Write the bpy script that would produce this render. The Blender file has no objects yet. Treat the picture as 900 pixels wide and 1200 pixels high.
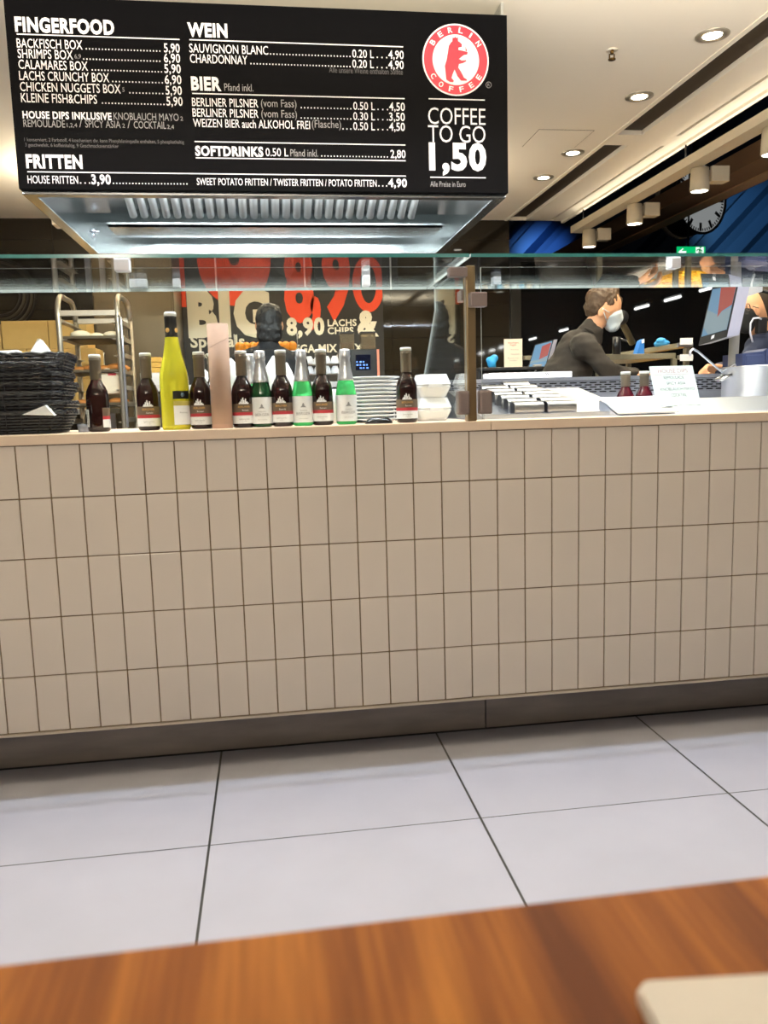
import bpy, bmesh, math, random
from mathutils import Vector, Matrix
random.seed(7)
S = bpy.context.scene
COL = S.collection
PI = math.pi

# ------------------------------------------------------------------ camera
F_PX = 948.0
CAM = Vector((0.64726, -2.20195, 0.98819))
RIGHT = Vector((0.98944, -0.14224, -0.02784)).normalized()
FWD = Vector((0.13751, 0.98195, -0.12985)).normalized()
DOWN = FWD.cross(RIGHT).normalized()
RIGHT = DOWN.cross(FWD).normalized()
cd = bpy.data.cameras.new('camera')
cam = bpy.data.objects.new('camera', cd)
COL.objects.link(cam)
m = Matrix.Identity(4)
for i in range(3):
    m[i][0], m[i][1], m[i][2], m[i][3] = RIGHT[i], -DOWN[i], -FWD[i], CAM[i]
cam.matrix_world = m
cd.sensor_fit = 'VERTICAL'; cd.sensor_height = 36.0; cd.lens = F_PX / 1200 * 36
cd.clip_start = 0.02; cd.clip_end = 200
cd.dof.use_dof = True; cd.dof.focus_distance = 3.2; cd.dof.aperture_fstop = 7.0
S.camera = cam

# ------------------------------------------------------------------ world, exposure, lights
S.view_settings.view_transform = 'Standard'
try: S.view_settings.look = 'None'
except Exception: pass
S.view_settings.gamma = 1.0
S.view_settings.use_curve_mapping = False
S.view_settings.exposure = 0.0
w = bpy.data.worlds.new('world'); S.world = w; w.use_nodes = True
bg = w.node_tree.nodes['Background']
bg.inputs[0].default_value = (0.05, 0.045, 0.04, 1); bg.inputs[1].default_value = 0.35

def light(kind, name, loc, power, color, rot=(0, 0, 0), size=None, size_y=None, radius=None, spot=None, blend=0.6, target=None):
    l = bpy.data.lights.new(name, kind); l.energy = power; l.color = color
    if kind == 'AREA':
        l.shape = 'RECTANGLE' if size_y else 'SQUARE'; l.size = size
        if size_y: l.size_y = size_y
    else:
        l.shadow_soft_size = radius or 0.05
    if kind == 'SPOT':
        l.spot_size = spot or 1.5; l.spot_blend = blend
    o = bpy.data.objects.new(name, l); COL.objects.link(o)
    o.location = loc; o.rotation_euler = rot
    if target is not None:
        d = Vector(target) - Vector(loc); o.rotation_euler = d.to_track_quat('-Z', 'Y').to_euler()
    return o

COOL = (0.86, 0.90, 1.0); WARM = (1.0, 0.80, 0.55)
# the linear lamp over the counter front: gives the hard shadow line on the floor
light('AREA', 'counter_lamp_light', (1.1, 0.094, 2.262), 92, (0.80, 0.87, 1.0), size=4.6, size_y=0.016)
light('AREA', 'counter_ceiling_fill', (1.1, 0.094, 2.312), 290, (1.0, 0.90, 0.76), rot=(PI, 0, 0), size=4.6, size_y=0.05)  # upward fill added to the lamp to brighten the ceiling
# the restaurant's lamps behind the guest table
for i, (x, y, p) in enumerate([(-0.45, -4.3, 150), (0.7, -4.4, 70), (2.15, -4.3, 8)]):
    light('POINT', 'restaurant_lamp_light', (x, y, 2.40), p, (1.0, 0.88, 0.75), radius=0.16)
# fill light added to brighten the kitchen ceiling, out of sight behind the hood
light('AREA', 'kitchen_ceiling_fill', (0.56, 4.0, 2.37), 115, (1.0, 0.88, 0.70), rot=(PI, 0, 0), size=2.6, size_y=0.12)
# hood strip lamps (behind the menu board, shining into the hood)
light('AREA', 'hood_lamp_light', (0.72, 1.49, 1.95), 60, (0.86, 0.97, 1.0), size=1.7, size_y=0.06, target=(0.72, 2.25, 2.12))
# kitchen work light over the display well
for x in (-.3, .35, 1.0, 1.65, 2.1): light('SPOT', 'well_lamp_light', (x, .75, 2.67), 15, (0.9, 0.92, 1.0), radius=.04, spot=2.0)
# station hall, blue lit facade
light('SPOT', 'hall_blue_light', (5.9, 11.6, 4.2), 420, (0.12, 0.38, 1.0), radius=0.2, spot=0.7, target=(6.1, 13.4, 3.75))
light('SPOT', 'hall_blue_light', (9.4, 11.0, 4.6), 420, (0.24, 0.58, 0.80), radius=0.2, spot=0.9, target=(10.3, 13.4, 4.3))
# ------------------------------------------------------------------ helpers
def ray(u, v):
    return RIGHT * ((u - 450) / F_PX) + DOWN * ((v - 600) / F_PX) + FWD
def at(u, v, Y):
    d = ray(u, v); return CAM + d * ((Y - CAM.y) / d.y)
def atz(u, v, Z):
    d = ray(u, v); return CAM + d * ((Z - CAM.z) / d.z)
def mpp(Y):                                  # metres per photo pixel at depth Y
    return (Y - CAM.y) / F_PX * 1.0

def srgb(r, g, b):
    f = lambda c: (c / 255 / 12.92) if c / 255 <= 0.04045 else ((c / 255 + 0.055) / 1.055) ** 2.4
    return (f(r), f(g), f(b), 1)

def mat(name, col, rough=0.5, metal=0.0, noise=0.06, scale=30.0, bump=0.0, trans=0.0, ior=1.45, emit=None, estr=0.0, coat=0.0, stretch=None, spec=None):
    M = bpy.data.materials.new(name); M.use_nodes = True
    nt = M.node_tree; b = nt.nodes['Principled BSDF']
    if len(col) == 3: col = (*col, 1)
    b.inputs['Base Color'].default_value = col
    b.inputs['Roughness'].default_value = rough
    b.inputs['Metallic'].default_value = metal
    b.inputs['IOR'].default_value = ior
    b.inputs['Transmission Weight'].default_value = trans
    b.inputs['Coat Weight'].default_value = coat
    if spec is not None: b.inputs['Specular IOR Level'].default_value = spec
    if emit is not None:
        b.inputs['Emission Color'].default_value = (*emit[:3], 1); b.inputs['Emission Strength'].default_value = estr
    if noise or bump:
        tc = nt.nodes.new('ShaderNodeTexCoord'); no = nt.nodes.new('ShaderNodeTexNoise')
        no.inputs['Scale'].default_value = scale; no.inputs['Detail'].default_value = 4
        src = tc.outputs['Object']
        if stretch:
            mp = nt.nodes.new('ShaderNodeMapping'); mp.inputs['Scale'].default_value = stretch
            nt.links.new(src, mp.inputs[0]); src = mp.outputs[0]
        nt.links.new(src, no.inputs['Vector'])
        if noise:
            mx = nt.nodes.new('ShaderNodeMix'); mx.data_type = 'RGBA'
            k0, k1 = 1 - noise, 1 + noise
            mx.inputs[6].default_value = tuple(min(1, c * k0) for c in col[:3]) + (1,)
            mx.inputs[7].default_value = tuple(min(1, c * k1) for c in col[:3]) + (1,)
            nt.links.new(no.outputs['Fac'], mx.inputs[0]); nt.links.new(mx.outputs[2], b.inputs['Base Color'])
        if bump:
            bp = nt.nodes.new('ShaderNodeBump'); bp.inputs['Strength'].default_value = bump; bp.inputs['Distance'].default_value = 0.01
            nt.links.new(no.outputs['Fac'], bp.inputs['Height']); nt.links.new(bp.outputs[0], b.inputs['Normal'])
    return M

def lightmat(name, col, strength):
    return mat(name, (0.03, 0.03, 0.03), 0.3, noise=0, emit=col, estr=strength)

def clear_glass(name, tint, ior_f0=0.04, dens=0.0):
    """clear sheet glass: straight-through transmission plus Fresnel mirror reflection on both faces"""
    M = bpy.data.materials.new(name); M.use_nodes = True
    nt = M.node_tree; nt.nodes.clear()
    out = nt.nodes.new('ShaderNodeOutputMaterial'); tr = nt.nodes.new('ShaderNodeBsdfTransparent'); gl = nt.nodes.new('ShaderNodeBsdfGlossy')
    mix = nt.nodes.new('ShaderNodeMixShader'); lw = nt.nodes.new('ShaderNodeLayerWeight'); lw.inputs['Blend'].default_value = 0.5
    pw = nt.nodes.new('ShaderNodeMath'); pw.operation = 'POWER'; pw.inputs[1].default_value = 5.0
    ml = nt.nodes.new('ShaderNodeMath'); ml.operation = 'MULTIPLY_ADD'; ml.inputs[1].default_value = 1 - ior_f0; ml.inputs[2].default_value = ior_f0
    tr.inputs[0].default_value = (*tint, 1); gl.inputs['Roughness'].default_value = 0.0; gl.inputs[0].default_value = (1, 1, 1, 1)
    nt.links.new(lw.outputs['Facing'], pw.inputs[0]); nt.links.new(pw.outputs[0], ml.inputs[0]); nt.links.new(ml.outputs[0], mix.inputs[0])
    nt.links.new(tr.outputs[0], mix.inputs[1]); nt.links.new(gl.outputs[0], mix.inputs[2]); nt.links.new(mix.outputs[0], out.inputs[0])
    return M

class MB:
    """collects shapes and links them as one mesh object"""
    def __init__(s): s.v = []; s.f = []; s.mi = []; s.sm = []
    def add(s, vs, fs, mi=0, smooth=False):
        o = len(s.v); s.v += [Vector(p) for p in vs]
        s.f += [tuple(i + o for i in f) for f in fs]; s.mi += [mi] * len(fs); s.sm += [smooth] * len(fs)
        return s
    def box(s, lo, hi, bev=0.0, M=None, mi=0):
        lo = Vector(lo); hi = Vector(hi)
        if bev <= 0:
            vs = [(x, y, z) for x in (lo.x, hi.x) for y in (lo.y, hi.y) for z in (lo.z, hi.z)]
            fs = [(0, 1, 3, 2), (4, 6, 7, 5), (0, 4, 5, 1), (2, 3, 7, 6), (0, 2, 6, 4), (1, 5, 7, 3)]
        else:
            bm = bmesh.new(); bmesh.ops.create_cube(bm, size=1)
            c = (lo + hi) / 2; d = hi - lo
            for q in bm.verts: q.co = Vector((q.co.x * d.x + c.x, q.co.y * d.y + c.y, q.co.z * d.z + c.z))
            bmesh.ops.bevel(bm, geom=list(bm.edges), offset=min(bev, 0.49 * min(d)), segments=2, affect='EDGES', profile=0.6)
            bm.verts.index_update(); vs = [q.co.copy() for q in bm.verts]; fs = [[q.index for q in f.verts] for f in bm.faces]; bm.free()
        if M is not None: vs = [M @ Vector(p) for p in vs]
        return s.add(vs, fs, mi, False)
    def tube(s, pts, r, n=8, closed=False, mi=0, cap=True, smooth=True):
        pts = [Vector(p) for p in pts]; N = len(pts); rs = r if isinstance(r, (list, tuple)) else [r] * N
        vs = []; fs = []; prev = None
        for i, p in enumerate(pts):
            if closed: t = pts[(i + 1) % N] - pts[i - 1]
            else: t = pts[min(i + 1, N - 1)] - pts[max(i - 1, 0)]
            if t.length < 1e-9: t = Vector((0, 0, 1))
            t.normalize()
            if prev is None:
                a = Vector((0, 0, 1)) if abs(t.z) < 0.9 else Vector((1, 0, 0))
                nrm = t.cross(a).normalized()
            else:
                nrm = prev - t * prev.dot(t)
                nrm = nrm.normalized() if nrm.length > 1e-6 else t.orthogonal().normalized()
            prev = nrm; bi = t.cross(nrm)
            for k in range(n):
                a = 2 * PI * k / n
                vs.append(p + (nrm * math.cos(a) + bi * math.sin(a)) * rs[i])
        for i in range(N if closed else N - 1):
            j = (i + 1) % N
            for k in range(n):
                l = (k + 1) % n
                fs.append((i * n + k, i * n + l, j * n + l, j * n + k))
        if cap and not closed:
            fs.append(tuple(range(n - 1, -1, -1))); fs.append(tuple((N - 1) * n + k for k in range(n)))
        return s.add(vs, fs, mi, smooth)
    def lathe(s, prof, c=(0, 0, 0), n=28, mi=0, M=None, a0=0.0, a1=2 * PI, smooth=True, cap=True):
        full = abs(a1 - a0 - 2 * PI) < 1e-6
        m_ = n if full else n + 1
        vs = []; fs = []
        for r, z in prof:
            for k in range(m_):
                a = a0 + (a1 - a0) * k / n
                vs.append(Vector((c[0] + r * math.cos(a), c[1] + r * math.sin(a), c[2] + z)))
        for i in range(len(prof) - 1):
            for k in range(n):
                l = (k + 1) % m_
                fs.append((i * m_ + k, i * m_ + l, (i + 1) * m_ + l, (i + 1) * m_ + k))
        if full and cap:
            if prof[0][0] > 1e-6: fs.append(tuple(range(m_ - 1, -1, -1)))
            if prof[-1][0] > 1e-6: fs.append(tuple((len(prof) - 1) * m_ + k for k in range(m_)))
        if M is not None: vs = [M @ p for p in vs]
        return s.add(vs, fs, mi, smooth)
    def ell(s, c, r, n=16, k=10, M=None, mi=0):
        r = (r, r, r) if isinstance(r, (int, float)) else r
        vs = []; fs = []
        for i in range(k + 1):
            t = PI * i / k
            for j in range(n):
                a = 2 * PI * j / n
                p = Vector((r[0] * math.sin(t) * math.cos(a), r[1] * math.sin(t) * math.sin(a), -r[2] * math.cos(t)))
                vs.append(((M @ p) if M is not None else p) + Vector(c))
        for i in range(k):
            for j in range(n):
                l = (j + 1) % n
                fs.append((i * n + j, i * n + l, (i + 1) * n + l, (i + 1) * n + j))
        return s.add(vs, fs, mi, True)
    def prism(s, poly, d, mi=0):
        """poly: 3D points of a planar outline; d: extrusion vector"""
        n = len(poly); d = Vector(d); a = [Vector(p) for p in poly]
        vs = a + [p + d for p in a]
        fs = [tuple(range(n)), tuple(range(2 * n - 1, n - 1, -1))] + [(i, i + n, (i + 1) % n + n, (i + 1) % n) for i in range(n)]
        return s.add(vs, fs, mi)
    def quad(s, pts, mi=0): return s.add(pts, [tuple(range(len(pts)))], mi)
    def build(s, name, mats, parent=None, origin=None, label=None):
        me = bpy.data.meshes.new(name)
        off = Vector((0, 0, 0))
        if parent is not None:
            p = parent
            while p is not None: off += p.location; p = p.parent
        elif origin is not None: off = Vector(origin)
        me.from_pydata([tuple(p - off) for p in s.v], [], s.f)
        if not isinstance(mats, (list, tuple)): mats = [mats]
        for q in mats: me.materials.append(q)
        me.polygons.foreach_set('material_index', s.mi); me.polygons.foreach_set('use_smooth', s.sm)
        bm = bmesh.new(); bm.from_mesh(me); bmesh.ops.remove_doubles(bm, verts=bm.verts, dist=1e-6)
        bmesh.ops.recalc_face_normals(bm, faces=bm.faces); bm.to_mesh(me); bm.free()
        me.update()
        o = bpy.data.objects.new(name, me); COL.objects.link(o)
        if parent is not None: o.parent = parent
        elif origin is not None: o.location = off
        if label: o['label'] = label
        return o

def tag(o, label, cat, group=None, kind=None):
    o['label'] = label; o['category'] = cat
    if group: o['group'] = group
    if kind: o['kind'] = kind
    return o
def thing(name, label, cat, loc=(0, 0, 0), group=None):
    o = bpy.data.objects.new(name, None); COL.objects.link(o); o.location = loc; o.empty_display_size = 0.05
    return tag(o, label, cat, group)
def struct(mb, name, mats, origin=None):
    o = mb.build(name, mats, None, origin); o['kind'] = 'structure'; return o
def kids(o): return [c for c in bpy.data.objects if c.parent == o]
def dup(root, loc, rz=0.0, label=None, tilt=None):
    r = root.copy(); COL.objects.link(r); r.location = loc; r.rotation_euler = tilt or (0, 0, rz)
    if label: r['label'] = label
    for ch in kids(root):
        c = ch.copy(); COL.objects.link(c); c.parent = r
        for g in kids(ch):
            d = g.copy(); COL.objects.link(d); d.parent = c
    return r

# text ------------------------------------------------------------------
_tc = {}
def glyphs(s, off=0.0):
    k = (s, off)
    if k in _tc: return _tc[k]
    cu = bpy.data.curves.new('lettering', 'FONT'); cu.body = s; cu.size = 1.0; cu.offset = off; cu.resolution_u = 3; cu.space_character = 1.0 + off * 2.2
    o = bpy.data.objects.new('lettering', cu); COL.objects.link(o)
    dg = bpy.context.evaluated_depsgraph_get(); dg.update()
    me = bpy.data.meshes.new_from_object(o.evaluated_get(dg))
    vs = [(q.co.x, q.co.y) for q in me.vertices]; fs = [tuple(p.vertices) for p in me.polygons]
    bpy.data.objects.remove(o); bpy.data.curves.remove(cu); bpy.data.meshes.remove(me)
    _tc[k] = (vs, fs); return vs, fs
CAPH = max(y for x, y in glyphs('H')[0])
def put_text(mb, s, O, X, Z, width=None, cap=0.02, off=0.0, mi=0, mirror=False, warp=None):
    """lay the string s flat on the plane through O spanned by unit vectors X (reading direction) and Z (up)"""
    vs, fs = glyphs(s, off)
    if not vs: return mb
    x0 = min(p[0] for p in vs); x1 = max(p[0] for p in vs)
    ks = cap / CAPH; kx = ks if width is None else width / (x1 - x0)
    O = Vector(O); X = Vector(X); Z = Vector(Z); out = []
    for x, y in vs:
        a = (x - x0) * kx; b = y * ks
        if warp: out.append(warp(a, b))
        else: out.append(O + X * a + Z * b)
    return mb.add(out, fs, mi)

# ------------------------------------------------------------------ materials
CREAM = mat('ceiling_paint', srgb(240, 232, 214), 0.7, noise=0.02, scale=2)
DARKSLOT = mat('slot_black', srgb(52, 42, 30), 0.6, noise=0.15, scale=6)
STEEL = mat('brushed_steel', (0.62, 0.61, 0.60), 0.28, 1.0, noise=0.08, scale=14, stretch=(2, 2, 60))
STEELW = mat('bright_steel', (0.70, 0.72, 0.80), 0.34, 1.0, noise=0.06, scale=20, stretch=(1, 30, 30))
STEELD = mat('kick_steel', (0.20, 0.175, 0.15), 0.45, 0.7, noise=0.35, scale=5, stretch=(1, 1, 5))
ALU = mat('aluminium_tube', (0.46, 0.41, 0.33), 0.4, 0.8, noise=0.08, scale=30)
BRONZE = mat('bronze_anodised', srgb(128, 110, 80), 0.38, 0.7, noise=0.08, scale=40, stretch=(1, 1, .1))
CLAMP = mat('clamp_grey', srgb(124, 112, 108), 0.42, 0.3, noise=0.08, scale=40)
WHITE = mat('white_porcelain', srgb(238, 238, 242), 0.22, noise=0.02, scale=20)
PAPER = mat('white_paper', srgb(240, 240, 242), 0.75, noise=0.03, scale=60)
CARD = mat('brown_cardboard', srgb(202, 166, 98), 0.8, noise=0.07, scale=25, bump=0.05)
KRAFT = mat('kraft_tube', srgb(174, 142, 124), 0.8, noise=0.06, scale=90, bump=0.05)
BLACKP = mat('black_plastic', (0.008, 0.008, 0.009), 0.4, noise=0.1, scale=40)
BLACKM = mat('black_matte', (0.010, 0.010, 0.010), 0.7, noise=0.15, scale=20)
BOARD = mat('menu_board_black', srgb(9, 9, 11), 0.6, noise=0.08, scale=8, spec=.03)
INK_W = mat('lettering_white', srgb(228, 226, 230), 0.6, noise=0.03, scale=50)
INK_G = mat('lettering_grey', srgb(128, 127, 130), 0.6, noise=0.03, scale=50)
INK_D = mat('lettering_dim', srgb(72, 71, 74), 0.6, noise=0.03, scale=50)
RED = mat('logo_red', srgb(205, 30, 52), 0.5, noise=0.03, scale=50)
WICKER = mat('black_wicker', (0.022, 0.022, 0.026), 0.22, noise=0.25, scale=60)
GLASS = clear_glass('sheet_glass', (0.965, 0.985, 0.975))
GEDGE = mat('glass_edge_teal', srgb(60, 128, 128), 0.15, noise=0.2, scale=3, spec=0.8)
GEDGEW = mat('glass_edge_pale', srgb(190, 200, 198), 0.2, noise=0.08, scale=3)
ACRYL = mat('frosted_clip', srgb(226, 228, 234), 0.4, noise=0.04, scale=30)
SKIN = mat('skin', srgb(214, 158, 118), 0.5, noise=0.06, scale=40)
HAIR = mat('hair_brown', srgb(74, 54, 34), 0.6, noise=0.35, scale=120, stretch=(1, 1, .3), bump=0.4)
HAIRB = mat('hair_black', (0.012, 0.011, 0.010), 0.55, noise=0.3, scale=120, bump=0.4)
SHIRT = mat('charcoal_shirt', srgb(44, 38, 32), 0.85, noise=0.15, scale=60, bump=0.15)
BLACKC = mat('black_cloth', (0.010, 0.010, 0.011), 0.85, noise=0.2, scale=60)
NAVY = mat('navy_cloth', srgb(32, 40, 64), 0.8, noise=0.12, scale=60)
MASK = mat('mask_white', srgb(214, 222, 224), 0.8, noise=0.04, scale=80)
LAMPW = lightmat('lamp_glow', (1.0, 0.93, 0.78), 14)
TUBEW = lightmat('tube_glow', (1.0, 0.98, 0.95), 60)

def wood_mat():
    M = mat('table_wood', srgb(150, 92, 44), 0.6, noise=0, spec=.08)
    nt = M.node_tree; b = nt.nodes['Principled BSDF']
    tc = nt.nodes.new('ShaderNodeTexCoord'); mp = nt.nodes.new('ShaderNodeMapping'); mp.inputs['Scale'].default_value = (20, 1.5, 8)
    n1 = nt.nodes.new('ShaderNodeTexNoise'); n1.inputs['Scale'].default_value = 1.0; n1.inputs['Detail'].default_value = 6; n1.inputs['Distortion'].default_value = 0.6
    mp2 = nt.nodes.new('ShaderNodeMapping'); mp2.inputs['Scale'].default_value = (300, 10, 20)
    n2 = nt.nodes.new('ShaderNodeTexNoise'); n2.inputs['Scale'].default_value = 1.0; n2.inputs['Detail'].default_value = 3
    r = nt.nodes.new('ShaderNodeValToRGB'); e = r.color_ramp.elements
    e[0].position = 0.30; e[0].color = srgb(80, 40, 8); e[1].position = 0.72; e[1].color = srgb(156, 100, 34)
    q = e.new(0.5); q.color = srgb(116, 66, 18)
    mx = nt.nodes.new('ShaderNodeMath'); mx.operation = 'MULTIPLY_ADD'; mx.inputs[1].default_value = 0.22
    nt.links.new(tc.outputs['Object'], mp.inputs[0]); nt.links.new(tc.outputs['Object'], mp2.inputs[0])
    nt.links.new(mp.outputs[0], n1.inputs['Vector']); nt.links.new(mp2.outputs[0], n2.inputs['Vector'])
    sb = nt.nodes.new('ShaderNodeMath'); sb.operation = 'SUBTRACT'; sb.inputs[1].default_value = 0.11
    nt.links.new(n2.outputs['Fac'], mx.inputs[0]); nt.links.new(n1.outputs['Fac'], mx.inputs[2]); nt.links.new(mx.outputs[0], sb.inputs[0])
    nt.links.new(sb.outputs[0], r.inputs[0]); nt.links.new(r.outputs[0], b.inputs['Base Color'])
    return M
WOOD = wood_mat()

def grid_mat(name, col, grout, sx, sy, ox, oy, wx, wy, plane, rough=0.35, noise=0.06, nscale=3, spec=None):
    """tiles drawn by maths on object coordinates; plane 'XY' or 'XZ'"""
    M = mat(name, col, rough, noise=noise, scale=nscale, spec=spec)
    nt = M.node_tree; b = nt.nodes['Principled BSDF']
    lk = b.inputs['Base Color'].links[0].from_socket
    tc = nt.nodes.new('ShaderNodeTexCoord'); sp = nt.nodes.new('ShaderNodeSeparateXYZ'); nt.links.new(tc.outputs['Object'], sp.inputs[0])
    def line(sock, s_, o_, w_):
        a = nt.nodes.new('ShaderNodeMath'); a.operation = 'SUBTRACT'; a.inputs[1].default_value = o_; nt.links.new(sock, a.inputs[0])
        p = nt.nodes.new('ShaderNodeMath'); p.operation = 'PINGPONG'; p.inputs[1].default_value = s_ / 2; nt.links.new(a.outputs[0], p.inputs[0])
        l = nt.nodes.new('ShaderNodeMath'); l.operation = 'LESS_THAN'; l.inputs[1].default_value = w_ / 2; nt.links.new(p.outputs[0], l.inputs[0])
        return l.outputs[0]
    a = line(sp.outputs[0], sx, ox, wx); c = line(sp.outputs[1 if plane == 'XY' else 2], sy, oy, wy)
    mxm = nt.nodes.new('ShaderNodeMath'); mxm.operation = 'MAXIMUM'; nt.links.new(a, mxm.inputs[0]); nt.links.new(c, mxm.inputs[1])
    mix = nt.nodes.new('ShaderNodeMix'); mix.data_type = 'RGBA'; nt.links.new(mxm.outputs[0], mix.inputs[0]); nt.links.new(lk, mix.inputs[6])
    mix.inputs[7].default_value = grout; nt.links.new(mix.outputs[2], b.inputs['Base Color'])
    return M

# ------------------------------------------------------------------ the setting
FLOOR = grid_mat('floor_tile', srgb(136, 137, 147), srgb(28, 30, 28), 0.64, 0.64, 0.4706, -0.4172, 0.0058, 0.0036, 'XY', rough=0.42, noise=0.10, nscale=5)
struct(MB().box((-6, -21, -0.1), (13, 14, 0.0)), 'floor', FLOOR)
cl = MB()
zc, zt = 2.70, 2.82
cl.box((-3.2, -5.0, zc), (2.985, 5.50, zt))
for (y0, y1) in ((-5.0, 3.07), (3.28, 5.50)):
    cl.box((3.16, y0, zc), (3.40, y1, zt)); cl.box((3.425, y0, zc), (3.545, y1, zt))
cl.box((2.985, 3.07, zc), (3.545, 3.28, zt)); cl.box((2.985, 5.485, zc), (3.545, 5.52, zt))
cl.box((2.955, -5.0, zc - .006), (2.985, 5.5, zc)); cl.box((3.52, -5.0, zc - 0.02), (3.55, 5.52, zc))
struct(cl, 'ceiling', CREAM)
for k, (y0, y1) in enumerate(((-5.0, 3.07), (3.28, 5.485))):
    struct(MB().box((2.985, y0, zc + .03), (3.16, y1, zt)), 'trim_%d' % (k + 1), DARKSLOT)
    struct(MB().box((3.40, y0, zc + .02), (3.425, y1, zt)), 'trim_%d' % (k + 3), DARKSLOT)
WALL = grid_mat('dark_wall_tile', srgb(36, 32, 25), srgb(20, 18, 14), 0.60, 0.30, 0.05, 0.12, 0.004, 0.004, 'XZ', rough=0.035, noise=0.10, nscale=2)
struct(MB().box((-3.2, 5.5, 0), (3.0, 5.65, 2.70)), 'wall_back', WALL)
struct(MB().box((-3.3, -5.0, 0), (-3.2, 5.65, 2.70)), 'wall_left', mat('left_wall_paint', srgb(120, 108, 90), 0.7, noise=.04))
DGLASS = mat('dark_shop_glass', (0.004, 0.005, 0.006), 0.015, noise=0.3, scale=1.5)
struct(MB().box((3.10, 5.5, 0), (8.0, 5.56, 2.32)), 'window_1', DGLASS)
FR = mat('dark_frame', srgb(34, 32, 28), 0.4, noise=.1)
struct(MB().box((3.0, 5.46, 0), (3.10, 5.6, 2.36)).box((3.10, 5.46, 2.32), (8, 5.6, 2.36)), 'trim_5', FR)
HALLW = mat('hall_wall_blue', srgb(40, 58, 84), 0.45, noise=.2, scale=1.2)
fw = MB().box((-6, 13.6, 0), (16, 13.7, 9))
for k in range(26):                           # slanted facade slats
    x0 = -3 + k * 0.75
    fw.prism([(x0, 13.6, 2.0), (x0 + 4.4, 13.6, 6.4), (x0 + 4.4, 13.38, 6.65), (x0, 13.38, 2.25)], (0.3, 0, -0.05))
struct(fw, 'wall_far', HALLW)

# ------------------------------------------------------------------ counter
TILE = mat('counter_tile', srgb(206, 197, 184), 0.22, noise=0.025, scale=4)
GROUT = mat('tile_grout', srgb(122, 104, 76), 0.9, noise=0.1, scale=60)
CAPM = mat('cap_stone', srgb(214, 194, 170), 0.45, noise=0.03, scale=40)
CT = 0.939
counter = thing('serving_counter', 'long serving counter clad in cream upright tiles, under the glass guard', 'counter', (1.1, 0.3, 0))
t = MB(); tw, th = 0.08, 0.1589; z0 = 0.9328
t.box((-1.0, 0.004, 0.141), (3.04, 0.03, 0.913), mi=1)
for c in range(-12, 38):
    for r in range(0, 6):
        zt_ = min(z0 - r * th + th, 0.9125) - .0014 if r > 0 else 0.9125
        if r == 0: lo, hi = z0 - th, 0.9125
        else: hi = z0 - r * th; lo = max(hi - th, 0.1425)
        if r == 5: continue
        j = random.uniform(-0.0005, 0.0005)
        t.box((c * tw + .0016, j, lo + .0015), ((c + 1) * tw - .0016, 0.012, hi - .0015), bev=0.0016)
t.build('tile_front', [TILE, GROUT], counter)
b_ = MB().box((-1.0, -0.004, 0.913), (1.262, 0.52, CT), bev=.002); b_.build('cap_slab', CAPM, counter)
b_ = MB().box((1.264, -0.004, 0.913), (3.04, 0.20, CT), bev=.002); b_.build('cap_slab', CAPM, counter)
MB().box((-1.0, -.003, .134), (3.04, .03, .141)).build('edge_strip', mat('strip_alu', srgb(190, 178, 160), .4, .3), counter)
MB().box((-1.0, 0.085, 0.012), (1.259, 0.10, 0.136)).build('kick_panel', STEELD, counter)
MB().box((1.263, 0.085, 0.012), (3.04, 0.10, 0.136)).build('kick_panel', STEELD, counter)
MB().box((-1.0, 0.10, 0.0), (3.04, 0.95, 0.13)).box((-1.0, 0.03, 0.13), (1.262, .52, .913)).box((1.262, .03, .13), (3.04, .95, .84)).build('carcass', BLACKM, counter)
MB().box((-1.0, 0.52, 0.13), (1.30, 0.95, 0.90)).box((1.264, 0.20, 0.84), (3.04, 0.95, 0.852)).build('work_top', STEELW, counter)
# rear ledge with slotted vent strip
lg = MB(); lx0, lx1 = 1.30, 3.04
lg.box((lx0, .95, .84), (lx1, 1.0, 1.015)); lg.box((lx0, .94, 1.068), (lx1, 1.06, 1.082))
lg.box((lx0, .985, 1.015), (lx1, 1.0, 1.068), mi=1)
for r in range(6):
    zz = 1.0175 + r * 0.0092
    lg.box((lx0, .95, zz - .0022), (lx1, .956, zz + .0022))
    if r < 5:
        for k in range(int((lx1 - lx0) / .042)):
            x = lx0 + (k + (0.5 if r % 2 else 0)) * .042
            lg.box((x, .95, zz + .0015), (x + .011, .955, zz + .0078))
tag(lg.build('vent_ledge', [STEELW, BLACKM], None, (2.1, .97, .84)), 'low white metal ledge with rows of dark slots behind the counter well', 'vent ledge')

# glass guard -----------------------------------------------------------
SZ = 1.381
guard = thing('glass_guard', 'clear glass sneeze guard with flat top shelf on bronze post above the counter', 'glass guard', (1.22, 0.06, CT))
def pane(lo, hi, edge_mi, name, par, axis):
    mb = MB(); lo = Vector(lo); hi = Vector(hi)
    vs = [(x, y, z) for x in (lo.x, hi.x) for y in (lo.y, hi.y) for z in (lo.z, hi.z)]
    fs = [(0, 1, 3, 2), (4, 6, 7, 5), (0, 4, 5, 1), (2, 3, 7, 6), (0, 2, 6, 4), (1, 5, 7, 3)]
    big = {'z': (4, 5), 'y': (2, 3), 'x': (0, 1)}[axis]
    for i, f in enumerate(fs): mb.add([vs[k] for k in f], [(0, 1, 2, 3)], 0 if i in big else 1)
    return mb.build(name, [GLASS, edge_mi], par)
pane((-1.0, 0.0, SZ), (1.208, 0.60, SZ + .009), GEDGEW, 'shelf_pane', guard, 'z')
pane((1.212, 0.0, SZ), (3.04, 0.60, SZ + .009), GEDGEW, 'shelf_pane', guard, 'z')
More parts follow.
